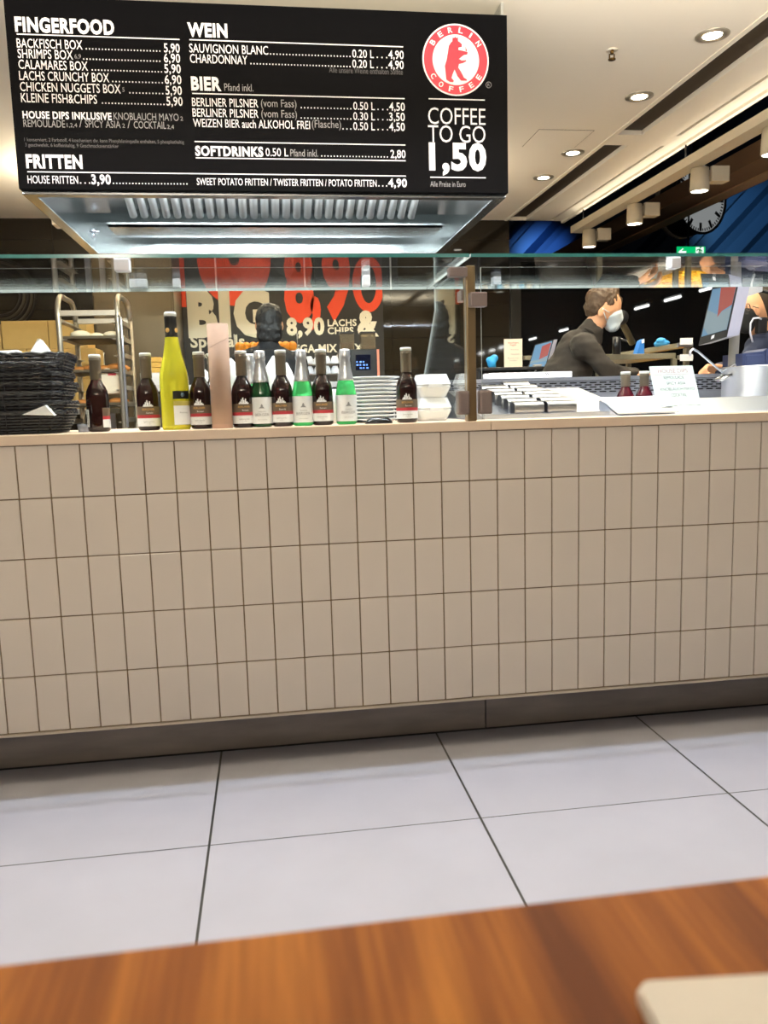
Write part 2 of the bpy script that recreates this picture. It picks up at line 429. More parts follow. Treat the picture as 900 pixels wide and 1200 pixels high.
for x0, x1 in ((-1.0, 1.208), (1.212, 3.04)): MB().box((x0, -.002, SZ), (x1, -.0002, SZ + .009)).build('shelf_edge', GEDGE, guard, label='teal front edge of the glass shelf')
pane((-1.0, 0.02, 0.952), (1.20, 0.026, 1.360), GEDGEW, 'front_pane', guard, 'y')
pane((1.245, 0.02, 0.944), (3.04, 0.026, 1.358), GEDGEW, 'front_pane', guard, 'y')
sp_ = MB(); px_ = 1.214
sp_.prism([(px_, .09, .945), (px_, .98, .945), (px_, .70, 1.105), (px_, .50, 1.300), (px_, .50, 1.372), (px_, .09, 1.372)], (.006, 0, 0))
for i, f in enumerate(sp_.f): sp_.mi[i] = 0 if i < 2 else 1
sp_.build('side_pane', [GLASS, GEDGEW], guard)
MB().box((1.2085, .040, CT), (1.2345, .078, 1.366), bev=.003).build('post', BRONZE, guard)
for x0, x1, z0_, z1_, y0 in ((1.174, 1.207, .958, 1.024, .010), (1.236, 1.272, .958, 1.024, .010)):
    MB().box((x0, y0, z0_), (x1, .046, z1_), bev=.006).build('pane_clamp', CLAMP, guard)
p = at(525, 325, .03); q = at(539.5, 314, .03)
MB().box((p.x, .012, p.z), (q.x + .016, .045, q.z), bev=.003).build('pane_clamp', CLAMP, guard)
p = at(558, 360, .03); q = at(569, 343, .03)
MB().box((p.x - .02, .012, p.z), (q.x, .045, q.z), bev=.003).build('pane_clamp', CLAMP, guard)
p = at(530, 358, .20); MB().box((p.x, .09, p.z), (1.235, .14, p.z + .03), bev=.003).build('pane_clamp', CLAMP, guard)
for u0, u1, va, vb, y in ((134, 151, 315.5, 302, .012), (203, 211, 340, 332, .57), (152, 172, 340, 332, .57), (425, 433, 322, 303, .30), (578, 587, 341, 332, .57), (786, 797, 313, 303, .012)):
    a = at(u0, va, y); b = at(u1, vb, y)
    MB().box((a.x, y - .006, SZ + .009 if y > .5 else min(a.z, SZ - .03)), (b.x, y + .03, SZ + .036 if y > .5 else SZ), bev=.003).build('shelf_clip', ACRYL, guard)

# ------------------------------------------------------------------ menu board and hood
BY = 1.38
bx0, bx1, bz0, bz1 = -0.303, 1.739, 1.899, 2.628
board = thing('menu_board', 'large black menu board with white price list hung on the hood front', 'menu board', ((bx0 + bx1) / 2, BY, bz0))
MB().box((bx0, BY, bz0), (bx1, BY + .035, bz1), bev=.0015).build('panel', BOARD, board)
TY = BY - .0015
XR = (1, 0, 0); ZU = (0, 0, 1)
def bt(mb, s, u0, v0, u1, cap, off=0.0, right=False, vr=None):
    a = at(u0, v0, TY); 
    z = a.z; b = at(u1, v0, TY)
    c = cap * (BY - CAM.y) / F_PX * 1.045
    return put_text(mb, s, (a.x, TY, z), XR, ZU, b.x - a.x, c, off)
def dots(mb, u0, u1, v, z=None):
    a = at(u0, v, TY); b = at(u1, v, TY); z = a.z if z is None else z
    n = max(2, int(round((u1 - u0) / 3.55)))
    for i in range(n):
        x = a.x + (b.x - a.x) * i / (n - 1)
        mb.box((x - .0024, TY, z), (x + .0024, TY + .001, z + .0048))
    return mb
def rule(u0, v0, u1, th=.0042):
    a = at(u0, v0, TY); b = at(u1, v0, TY)
    MB().box((a.x, TY, a.z - th / 2), (b.x, TY + .001, a.z + th / 2)).build('rule', INK_W, board)
BO = 0.044; RO = 0.004
def head(s, u0, v0, u1, cap): bt(MB(), s, u0, v0, u1, cap * .94, BO).build('heading', INK_W, board)
def line(items, dt=()):
    z = at(items[0][1], items[0][2], TY).z
    for it in items:
        mb = MB(); t_, u0, v0, u1, cap = it[:5]; a = at(u0, v0, TY); b = at(u1, v0, TY)
        put_text(mb, t_, (a.x, TY, z), XR, ZU, b.x - a.x, cap * .95 * (BY - CAM.y) / F_PX * 1.045, it[5] if len(it) > 5 else RO)
        mb.build('price' if t_[0].isdigit() and ',' in t_ else 'volume' if t_.endswith(' L') else 'menu_line', INK_W, board)
    for u0, u1 in dt: dots(MB(), u0, u1, items[0][2], z + .001).build('dot_leader', INK_W, board)
def small(s, u0, v0, u1, cap, ink=None, off=0.0):
    bt(MB(), s, u0, v0, u1, cap, off).build('small_print', ink or INK_G, board)
head('FINGERFOOD', 17.8, 36.2, 134, 13.5); rule(19.6, 39.8, 210)
for s, u0, v, u1, d0, d1, p0, p1, pr in (
    ('BACKFISCH BOX', 19.9, 55.6, 96.7, 101, 187, 192, 210.5, '5,90'), ('SHRIMPS BOX', 21, 67.8, 85.7, 98, 187, 192, 211, '6,90'),
    ('CALAMARES BOX', 22, 80.5, 103, 108, 189, 192.5, 211.7, '5,90'), ('LACHS CRUNCHY BOX', 22.8, 93.6, 128, 132, 190, 193, 212.5, '6,90'),
    ('CHICKEN NUGGETS BOX', 23.8, 106.6, 141.5, 152, 190.5, 194, 213, '5,90'), ('KLEINE FISH&CHIPS', 24.9, 119.6, 113.8, 120, 192, 195, 214, '5,90')):
    line([(s, u0, v, u1, 9.0), (pr, p0, v, p1, 8.8, .012)], [(d0, d1)])
small('6,9', 87.5, 68.5, 95, 4.2); small('5', 143.5, 107.5, 146, 4.2)
line([('HOUSE DIPS INKLUSIVE', 26.7, 138.4, 130.8, 7, .03)])
small('KNOBLAUCH MAYO', 133.3, 140.2, 209.5, 7); small('2', 211.5, 141.3, 214.5, 4)
small('REMOULADE', 27.7, 148.6, 76.4, 7); small('1,2,4', 78.5, 149, 90.5, 4); small('/', 93, 149, 96.5, 7.5); small('SPICY ASIA', 100, 149.3, 141.5, 7)
small('2', 143.5, 149.6, 146.5, 4); small('/', 149.5, 150, 153, 7.5); small('COCKTAIL', 157, 150.3, 194.8, 7); small('2,4', 196, 151, 204, 4)
small('1 konserviert, 2 Farbstoff, 4 koscheniert div. kann Phenylalaninquelle enthalten, 5 phosphathaltig', 28.6, 165.4, 215.5, 3.4, INK_D)
small('3 geschwefelt, 6 koffeinhaltig, 9 Geschmacksverstärker', 29.6, 171.6, 139, 3.4, INK_D)
head('FRITTEN', 30.9, 196.3, 97, 13); rule(32, 201.2, 475.5)
line([('HOUSE FRITTEN', 32.7, 214.8, 91.7, 8), ('3,90', 107.4, 214.8, 130.1, 9.5, .03), ('SWEET POTATO FRITTEN / TWISTER FRITTEN / POTATO FRITTEN', 230.8, 214.8, 441.3, 7.3), ('4,90', 454.8, 214.8, 476.9, 8.6, .03)], [(94.5, 105), (133, 219), (444, 453)])
head('WEIN', 220, 42, 266.7, 13); rule(222, 46.4, 472.3)
for s, v, u0, u1, d0 in (('SAUVIGNON BLANC', 61.2, 222, 314.3, 317), ('CHARDONNAY', 73.4, 222.9, 290, 294)):
    line([(s, u0, v, u1, 8.8), ('0.20 L', 412.8, v, 438, 8.2), ('4,90', 455, v, 473, 8.5, .012)], [(d0, 410), (442, 453)])
small('Alle unsere Weine enthalten Sulfite', 385.7, 85, 472, 5.6, INK_D)
head('BIER', 224.3, 105, 259.5, 13); small('Pfand inkl.', 263, 106.3, 297, 7.2); rule(225.2, 109.4, 474)
for s, v, u0, u1, q, q0, q1, d0, l, pr in (('BERLINER PILSNER', 124.2, 225.2, 302.7, '(vom Fass)', 306, 347.5, 353, '0.50 L', '4,50'),
    ('BERLINER PILSNER', 136.5, 225.8, 303, '(vom Fass)', 306.4, 348, 353, '0.30 L', '3,50'), ('WEIZEN BIER auch ALKOHOL FREI', 148.6, 226.6, 363.3, '(Flasche)', 365.6, 399.7, 402, '0.50 L', '4,50')):
    line([(s, u0, v, u1, 8.5), (l, 414, v, 439.4, 8.2), (pr, 456, v, 474.4, 8.5, .012)], [(d0, 411), (443, 454)])
    small(q, q0, v + .8, q1, 7.6)
rule(228, 165.8, 475); rule(229.4, 184.9, 475.3)
head('SOFTDRINKS', 229, 182, 308.7, 9.6)
line([('0.50 L', 311.5, 182.8, 338, 8.4), ('2,80', 457.6, 182.8, 475.3, 8.5, .012)], [(377, 454)]); small('Pfand inkl.', 340.4, 183.2, 373, 7.2)
rule(502.3, 115.6, 568.2); rule(504.4, 207.6, 569.3)
bt(MB(), 'COFFEE', 501.9, 145.2, 569, 17, -.004).build('menu_line', INK_W, board)
bt(MB(), 'TO GO', 501.9, 166.4, 569, 17.5, -.004).build('menu_line', INK_W, board)
head('1,50', 503, 197.8, 570, 27.5); small('Alle Preise in Euro', 504.4, 218.6, 545.7, 5.6)
# round logo: white rim, red ring with lettering, white disc, red bear with a crown and a cup
lc = at(534.1, 70.4, TY); LRr = (at(573, 70.4, TY).x - at(495.2, 70.4, TY).x) / 2
def disc(r, y, mat_, name, n=56, par=None):
    mb = MB(); mb.prism([(lc.x + r * math.cos(2 * PI * k / n), y, lc.z + r * math.sin(2 * PI * k / n)) for k in range(n)], (0, .0008, 0))
    return mb.build(name, mat_, par or board)
logo = disc(LRr, TY, INK_W, 'logo_badge')
disc(LRr * .955, TY - .0009, RED, 'logo_ring', par=logo); disc(LRr * .70, TY - .0018, INK_W, 'logo_disc', par=logo)
def arc_text(s, r, a_mid, span, cap, up):
    n = len(s)
    for i, ch in enumerate(s):
        mb = MB()
        a = a_mid + (-1 if up else 1) * (i - (n - 1) / 2) * span / (n - 1)
        rad = Vector((math.cos(a), 0, math.sin(a))); tan = Vector((math.sin(a), 0, -math.cos(a))) * (1 if up else -1)
        zz = rad * (1 if up else -1)
        wd = cap * (.35 if ch == 'I' else .92)
        O = Vector((lc.x, TY - .0026, lc.z)) + rad * r - tan * (wd / 2)
        put_text(mb, ch, O, tan, zz, wd, cap, .02).build('logo_letter', INK_W, logo)
arc_text('BERLIN', LRr * .755, PI / 2, 1.95, LRr * .145, True)
arc_text('COFFEE', LRr * .90, -PI / 2, 1.95, LRr * .145, False)
bp = [(228, 165), (230, 136), (238, 143), (247, 134), (256, 143), (266, 134), (266, 162), (282, 174), (293, 186), (290, 203), (270, 206), (268, 222), (290, 226), (330, 236), (328, 252), (305, 256), (276, 280), (270, 282),
      (290, 292), (320, 290), (322, 298), (300, 310), (272, 316), (268, 340), (286, 368), (306, 408), (326, 420), (324, 428), (286, 427), (262, 396), (243, 352), (230, 384), (222, 410), (238, 428), (234, 437), (212, 436), (188, 420), (184, 380), (178, 330), (190, 288), (198, 240), (204, 196), (218, 172)]
lp = [at(490 + x / 5.714, 20 + y / 5.714, TY) for x, y in bp]
MB().prism([(p.x, TY - .0034, p.z) for p in lp], (0, .0008, 0)).build('logo_bear', RED, logo)
cupp = [at(490 + x / 5.714, 20 + y / 5.714, TY) for x, y in ((316, 196), (326, 226), (322, 232), (316, 228))]
MB().prism([(p.x, TY - .0034, p.z) for p in cupp], (0, .0008, 0)).build('logo_steam', RED, logo)
rg = at(572.6, 99.5, TY); k = MB()
k.lathe([(.0105, 0), (.013, 0), (.013, .0006), (.0105, .0006)], (0, 0, 0), 20, cap=False, M=Matrix.Translation((rg.x, TY, rg.z)) @ Matrix.Rotation(PI / 2, 4, 'X'))
put_text(k, 'R', (rg.x - .005, TY - .0007, rg.z - .006), XR, ZU, .010, .012, 0); k.build('trademark_sign', INK_G, board)

HOODM = mat('hood_steel', (0.66, 0.69, 0.69), 0.24, 1.0, noise=0.07, scale=6, stretch=(3, 3, 30))
HOODB = mat('filter_steel', (0.86, 0.88, 0.87), 0.32, 0.25, noise=0.05, scale=20)
hz = bz0; hy1 = 2.76
hood = thing('extractor_hood', 'stainless steel extractor hood with ribbed grease filters behind the menu board', 'extractor hood', (.718, 2.05, hz))
hx0, hx1 = bx0, bx1
h = MB()
h.box((hx0, BY + .036, hz), (hx1, BY + .05, bz1)).box((hx0, BY + .05, hz), (hx0 + .012, hy1, zc)).box((hx1 - .012, BY + .05, hz), (hx1, hy1, zc)).box((hx0, hy1 - .012, hz), (hx1, hy1, zc))
h.box((hx0, BY + .05, 2.55), (hx1, hy1, 2.56)).build('canopy', HOODM, hood)
r = MB()
for lo, hi in (((hx0, BY + .036, hz - .012), (hx1, BY + .085, hz)), ((hx0, BY + .08, hz - .012), (hx0 + .05, hy1, hz)), ((hx1 - .05, BY + .08, hz - .012), (hx1, hy1, hz)), ((hx0, hy1 - .05, hz - .012), (hx1, hy1, hz))):
    r.box(lo, hi, bev=.003)
r.build('rim', HOODM, hood)
fx0, fx1 = -0.02, 1.50
A = Vector((0, 2.30, 2.012)); B = Vector((0, 1.62, 2.30)); dv = B - A
fl = MB(); fl.prism([(hx0 + .012, A.y + .02, A.z + .01), (hx0 + .012, B.y, B.z + .03), (hx1 - .012, B.y, B.z + .03), (hx1 - .012, A.y + .02, A.z + .01)], (0, .01, .02)); fl.build('filter_frame', HOODM, hood)
n = 27
for i in range(n):
    x = fx0 + (fx1 - fx0) * (i + .5) / n
    k = MB(); k.tube([(x, A.y, A.z - .006), (x, B.y, B.z - .006)], (fx1 - fx0) / n * .36, 10); k.build('filter_baffle', HOODB, hood)
g = MB(); g.box((fx0 - .10, 2.28, 1.945), (fx1 + .14, 2.50, 1.957)).box((fx0 - .10, 2.28, 1.945), (fx1 + .14, 2.292, 1.966)).box((fx0 - .10, 2.49, 1.945), (fx1 + .14, 2.50, 1.98)); g.build('grease_gutter', HOODM, hood)
k = MB(); v = at(108, 276, 2.3); k.tube([(v.x, 2.34, 1.947), (v.x, 2.34, 1.927)], .012, 10).tube([(v.x, 2.34, 1.927), (v.x, 2.34, 1.905)], .007, 8).tube([(v.x - .02, 2.34, 1.934), (v.x + .03, 2.34, 1.934)], .004, 6); k.build('drain_tap', STEELW, hood)

# ------------------------------------------------------------------ ceiling fittings
TRIMR = mat('lamp_trim', srgb(176, 168, 150), 0.3, 0.6, noise=.05)
def downlight(x, y, label, group=None, power=18, r=.062):
    o = thing('ceiling_downlight', label, 'downlight', (x, y, zc), group)
    MB().lathe([(r * .72, .0), (r * .72, -.004), (r, -.009), (r * 1.28, -.004), (r * 1.28, 0)], (x, y, zc), 32, cap=False).build('trim_ring', TRIMR, o)
    MB().lathe([(0, -.0035), (r * .72, -.0035), (r * .72, -.001), (0, -.001)], (x, y, zc), 28).build('lamp_disc', LAMPW, o)
    light('SPOT', 'downlight_light', (x, y, zc - .03), power, (1.0, .86, .66), radius=.05, spot=2.3, blend=.8)
    return o
for (x, y, l) in ((2.834, 1.651, 'round downlight nearest the top of the picture beside the dark ceiling slot'), (2.834, 2.423, 'round downlight second from the front of the right ceiling row'),
                  (2.838, 3.456, 'round downlight third from the front, right of the access hatch'), (2.84, 4.068, 'round downlight rearmost of the row beside the dark ceiling slot')):
    downlight(x, y, l, 'downlights in the right ceiling row', 110)
for (x, y) in ((-1.79, 2.09), (-1.775, 1.19), (-1.82, .40), (-.66, 4.75), (.9, 4.3), (2.0, 4.7)):
    downlight(x, y, 'round downlight in the kitchen ceiling, mirrored in the dark wall', 'downlights over the kitchen', 60)
o = thing('access_hatch', 'flush square access hatch outlined in the cream ceiling', 'ceiling hatch', (2.6, 3.17, zc))
MB().box((2.44, 3.0, zc - .004), (2.80, 3.335, zc), bev=.001).build('hatch_leaf', CREAM, o)
MB().box((2.435, 2.995, zc - .002), (2.805, 3.34, zc - .0001)).build('hatch_gap', mat('hatch_gap', srgb(150, 138, 116), .8), o)
o = thing('fire_sprinkler', 'small brass fire sprinkler head in the cream ceiling', 'sprinkler', (2.413, 1.841, zc)); x, y = 2.413, 1.841
MB().lathe([(0, -.003), (.03, -.003), (.026, 0)], (x, y, zc), 20).build('escutcheon', CREAM, o)
BR = mat('sprinkler_brass', srgb(110, 84, 44), .35, .9)
MB().tube([(x, y, zc - .003), (x, y, zc - .022)], .009, 10).tube([(x - .012, y, zc - .022), (x - .012, y, zc - .045)], .0035, 6).tube([(x + .012, y, zc - .022), (x + .012, y, zc - .045)], .0035, 6).lathe([(0, -.049), (.018, -.049), (.018, -.044), (0, -.044)], (x, y, zc), 14).build('sprinkler_body', BR, o)

# the linear lamp above the counter front
o = thing('linear_counter_lamp', 'slim white linear lamp hung on rods over the counter front, above the picture', 'ceiling lamp', (1.1, .094, 2.27))
MB().box((-1.25, .066, 2.27), (3.45, .122, 2.305), bev=.003).build('lamp_housing', CREAM, o)
for x in (-.9, 1.1, 3.1): MB().tube([(x, .094, 2.305), (x, .094, zc)], .004, 6).build('hanging_rod', BLACKP, o)

o = thing('kitchen_fill_housing', 'long housing of the added fill light over the kitchen, hidden behind the hood', 'ceiling lamp', (.95, 4.0, 2.3))  # unseen housing and rods made up for the added ceiling fill
MB().box((-.78, 3.93, 2.31), (1.92, 4.07, 2.355), bev=.003).build('lamp_housing', CREAM, o)
for x in (.3, 1.6): MB().tube([(x, 4.0, 2.355), (x, 4.0, zc)], .004, 6).build('hanging_rod', BLACKP, o)
# spotlight track
TRK = mat('track_cream', srgb(214, 202, 176), .5, noise=.04)
light('AREA', 'track_ceiling_fill', (3.54, 3.2, 2.58), 4, (1.0, .90, .74), rot=(0, PI, 0), size=.05, size_y=3.8)  # fill light added on top of the track bar to lift the ceiling
tr = thing('light_track', 'cream square lighting track hung on rods beside the ceiling edge', 'light track', (3.54, 3.6, 2.5))
MB().box((3.485, 1.2, 2.515), (3.60, 5.18, 2.575), bev=.003).build('track_bar', TRK, tr)
for y in (3.183, 4.99): MB().tube([(3.53, y, 2.575), (3.53, y, 2.70)], .006, 6).build('hanging_rod', BLACKP, tr)
for i, (u, v, y, l) in enumerate(((678, 290, 5.02, 'rearmost cream spotlight on the track, above the glass shelf'), (733, 261, 4.1, 'cream spotlight on the track, second from the rear'),
                               (806, 222, 3.12, 'cream spotlight on the track, third from the rear in front of the clock'), (895, 176, 2.32, 'cream spotlight at the right picture edge, nearest on the track'))):
    o = thing('track_spotlight', l, 'spotlight', (3.60, y, 2.515), 'spotlights on the cream track')
    x = 3.60
    k = MB(); k.lathe([(.030, .11), (.058, .11), (.064, -.03), (.058, -.04), (.054, -.03)], (x, y, 2.40), 24); k.build('lamp_can', TRK, o)
    MB().lathe([(0, -.02), (.054, -.02), (.054, -.012), (0, -.012)], (x, y, 2.385), 20).build('lamp_disc', LAMPW, o)
    MB().box((x + .066, y - .045, 2.42), (x + .19, y + .045, 2.52), bev=.004).build('gear_box', TRK, o)
    MB().box((x - .02, y - .015, 2.50), (x + .10, y + .015, 2.52)).build('bracket', BLACKP, o)
    light('SPOT', 'spotlight_light', (x, y, 2.34), 45, (1.0, .86, .66), radius=.04, spot=1.5, target=(x + .1, y - .2, 0))

# station hall beyond
BEAM = mat('hall_beam_brown', srgb(150, 118, 88), .6, noise=.1, scale=3)
o = thing('steel_beam', 'long dark brown steel beam crossing the hall in front of the clock', 'beam', (5.15, 7.4, 3.0))
MB().box((4.93, 2.5, 3.0), (5.22, 13.4, 3.06)).box((4.93, 2.5, 3.06), (4.99, 13.4, 3.16)).build('beam_web', BEAM, o)
MB().box((5.22, 2.5, 2.985), (5.38, 13.4, 3.02)).build('beam_flange', mat('beam_flange', srgb(200, 164, 124), .6, noise=.06), o)
cy = 9.2; cc = at(820.8, 233, cy); cr = 41 * mpp(cy)
ck = thing('station_clock', 'big round white station clock with black ticks, half hidden by the beam', 'clock', (cc.x, cy, cc.z - cr))
ax = Vector((.33, -1, 0)).normalized()
Rm = Matrix.Translation(cc) @ Matrix.Rotation(math.atan2(ax.x, -ax.y), 4, 'Z') @ Matrix.Rotation(PI / 2, 4, 'X')
def cl_(prof, n=48): return MB().lathe(prof, (0, 0, 0), n, M=Rm, cap=False)
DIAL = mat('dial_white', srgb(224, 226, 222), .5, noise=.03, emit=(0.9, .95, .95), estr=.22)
cl_([(0, 0), (cr * .95, 0), (cr * .95, .012), (0, .012)]).build('dial', DIAL, ck)
cl_([(cr * .95, -.02), (cr, -.02), (cr * 1.02, .03), (cr * .95, .035)]).build('bezel', BLACKP, ck)
cl_([(0, -.34), (cr * .96, -.34), (cr * .96, -.001), (0, -.001)]).build('case', BLACKM, ck)
cl_([(cr * .95, -.36), (cr * 1.0, -.40), (cr * 1.0, -.33), (cr * .95, -.33)]).build('rear_bezel', TRK, ck)
tk = MB()
for i in range(60):
    a = 2 * PI * i / 60; big = i % 5 == 0
    r0, r1, wd = (cr * .68, cr * .92, cr * .045) if big else (cr * .84, cr * .92, cr * .018)
    M2 = Rm @ Matrix.Rotation(a, 4, 'Z')
    tk.box((-wd, r0, .012), (wd, r1, .016), M=M2)
tk.build('minute_marks', BLACKP, ck)
hd = MB(); hd.box((-cr * .05, -cr * .22, .017), (cr * .05, cr * .6, .022), M=Rm @ Matrix.Rotation(-.10, 4, 'Z')); hd.box((-cr * .035, -cr * .2, .024), (cr * .035, cr * .85, .028), M=Rm @ Matrix.Rotation(1.9, 4, 'Z')); hd.build('clock_hand', BLACKP, ck)
MB().tube([(cc.x, cy + .17, cc.z + cr * .9), (cc.x, cy + .17, 8.9)], .05, 10).build('hanger', BLACKP, ck)
ey = 8.0; ea = at(789, 302, ey); eb = at(827, 288.5, ey)
ex = thing('exit_sign', 'green emergency exit sign with white arrow and running figure', 'exit sign', ((ea.x + eb.x) / 2, ey, ea.z))
MB().box((ea.x, ey, ea.z), (eb.x, ey + .08, eb.z), bev=.004).build('sign_box', BLACKP, ex)
gx0 = ea.x + .045
MB().box((gx0, ey - .004, ea.z + .006), (eb.x - .006, ey, eb.z - .006)).build('sign_face', lightmat('exit_green', (0.0, .55, .16), 1.0), ex)
H_ = eb.z - ea.z; wmat = lightmat('exit_white', (.9, 1, .95), 1.1)
ar = MB(); mx_ = gx0 + .075; mz = ea.z + H_ * .48
ar.prism([(mx_ - .055, ey - .006, mz), (mx_, ey - .006, mz + .045), (mx_ + .02, ey - .006, mz + .045), (mx_ - .012, ey - .006, mz + .014), (mx_ + .055, ey - .006, mz + .014), (mx_ + .055, ey - .006, mz - .014), (mx_ - .012, ey - .006, mz - .014), (mx_ + .02, ey - .006, mz - .045), (mx_, ey - .006, mz - .045)], (0, .002, 0))
ar.build('arrow', wmat, ex)
rx = eb.x - .09; rn = MB().box((rx - .05, ey - .006, ea.z + .01), (rx + .06, ey - .0045, eb.z - .012)); rn.build('door_symbol', wmat, ex)
gm = lightmat('exit_dark', (0, .4, .1), .5); rn = MB()
for P_ in ([(0, .04), (.012, .0), (-.02, -.045)], [(0, .04), (-.01, -.005), (.03, -.012), (.03, -.04)], [(0, .035), (.03, .02), (.035, -.0)], [(0, .035), (-.03, .03), (-.035, .01)]):
    rn.tube([(rx + a, ey - .008, mz + b) for a, b in P_], .007, 6)
rn.ell((rx + .012, ey - .008, mz + .055), .011); rn.build('running_figure', gm, ex)
MB().tube([((ea.x + eb.x) / 2, ey + .04, eb.z), ((ea.x + eb.x) / 2, ey + .04, 8.9)], .012, 6).build('hanger', BLACKP, ex)
# tube lamps of the hall, mirrored in the dark glass front
for (x, y) in ((7.70, .85), (7.72, -.37), (7.73, -1.57), (7.85, -3.6), (7.9, -6.1), (7.95, -8.6), (8.0, -11.7), (8.06, -13.05), (8.07, -14.45), (8.2, -16.8), (8.2, -18.7)):
    o = thing('tube_lamp', 'white tube lamp in the hall, mirrored as a dash in dark glass', 'tube lamp', (x, y, 2.7), 'row of tube lamps in the hall')
    MB().tube([(x, y - .27, 2.7), (x, y + .27, 2.7)], .024, 8).build('tube', TUBEW, o)
    MB().box((x - .04, y - .36, 2.735), (x + .04, y + .36, 2.80)).build('fitting', BLACKP, o)

# ------------------------------------------------------------------ guest table in front
TZ = 0.74
tb = thing('guest_table', 'long warm brown wooden table across the bottom of the picture', 'table', (.7, -2.35, 0))
MB().box((-1.3, -2.75, TZ - .03), (2.7, -1.839, TZ), bev=.003).build('table_top', WOOD, tb)
for x in (-1.1, 2.5):
    for y in (-2.65, -2.0): MB().box((x - .03, y - .03, 0), (x + .03, y + .03, TZ - .03), bev=.003).build('leg', BLACKP, tb)
n1 = [atz(u, v, TZ) for u, v in ((742, 1166), (900, 1157))]
nx = Vector((n1[1].x - n1[0].x, n1[1].y - n1[0].y, 0)).normalized(); ny = Vector((nx.y, -nx.x, 0))
def rrect(o, ax, ay, w_, h_, r, z, n=6):
    pts = []
    for cx_, cy_, a0 in ((w_ - r, r, -PI / 2), (w_ - r, h_ - r, 0), (r, h_ - r, PI / 2), (r, r, PI)):
        for k in range(n + 1):
            a = a0 + PI / 2 * k / n
            p = o + ax * (cx_ + r * math.cos(a)) + ay * (cy_ + r * math.sin(a)); pts.append((p.x, p.y, z))
    return pts
mb = MB(); o0 = Vector((n1[0].x, n1[0].y, 0))
mb.prism(rrect(o0, nx, ny, .20, .20, .006, TZ), (0, 0, .004)).prism(rrect(o0 + nx * .001 + ny * .001, nx, ny, .198, .198, .006, TZ + .004), (0, 0, .003))
tag(mb.build('paper_napkin', mat('napkin_cream', srgb(196, 188, 172), .85, noise=.03, scale=200, bump=.05), None, (o0.x, o0.y, TZ)), 'cream folded paper napkin on the wooden table, bottom right corner', 'napkin')

# unseen panel behind the camera, added to shade the floor by the counter
bo = thing('light_blocker', 'high dark panel added behind the guest table to block lamp light, outside the picture', 'blocker', (.6, -3.0, 0))
MB().box((-3.0, -3.05, 0), (5.2, -2.97, 1.70), bev=.004).build('blocker_panel', mat('blocker_cloth', srgb(70, 58, 48), .8, noise=.1), bo)
# ------------------------------------------------------------------ bottles
GRED = mat('dark_wine_glass', (0.012, 0.002, 0.0025), 0.04, noise=0, spec=.7)
GREDF = mat('red_wine_glass', (0.07, 0.004, 0.012), 0.05, noise=0, spec=.6)
GGRN = mat('green_glass', (0.10, 0.72, 0.22), 0.04, noise=0, trans=.55, ior=1.2)
GGRD = mat('dark_green_glass', (0.006, 0.05, 0.016), 0.04, noise=0, spec=.6)
GYEL = mat('yellow_glass', (0.92, 0.86, 0.06), 0.04, noise=0, trans=.55, ior=1.3)
CAPR = mat('capsule_taupe', srgb(112, 100, 84), .4, .2, noise=.05)
CAPT = mat('capsule_top', srgb(222, 220, 214), .5, noise=.04)
FOIL = mat('silver_foil', (0.78, 0.78, 0.82), .32, .85, noise=.1, scale=90, bump=.15)
CAPB = mat('capsule_black', srgb(34, 33, 30), .35, .2, noise=.05)
LABW = mat('label_white', srgb(236, 236, 240), .6, noise=.02)
LABT = mat('label_taupe', srgb(104, 88, 72), .6, noise=.04)
LABR = mat('label_red', srgb(176, 46, 58), .6, noise=.04)
GOLD = mat('label_gold', srgb(206, 160, 92), .5, .2, noise=.05)
GREYT = mat('label_grey', srgb(140, 140, 146), .6, noise=.03)
def band(z0_, z1_, r, a0, a1, n=14):
    """curved label patch on a bottle of radius r; angle 0 faces the guest (-y)"""
    vs = []; fs = []
    for k in range(n + 1):
        a = a0 + (a1 - a0) * k / n
        for z in (z0_, z1_): vs.append((r * math.sin(a), -r * math.cos(a), z))
    for k in range(n): fs.append((2 * k, 2 * k + 2, 2 * k + 3, 2 * k + 1))
    return MB().add(vs, fs, 0, True)
def curved_text(s, r, a_mid, z, width, cap, off=0.0):
    mb = MB(); f = lambda x, y: Vector((r * math.sin(a_mid + (x - width / 2) / r), -r * math.cos(a_mid + (x - width / 2) / r), z + y))
    return put_text(mb, s, (0, 0, 0), XR, ZU, width, cap, off, warp=f)
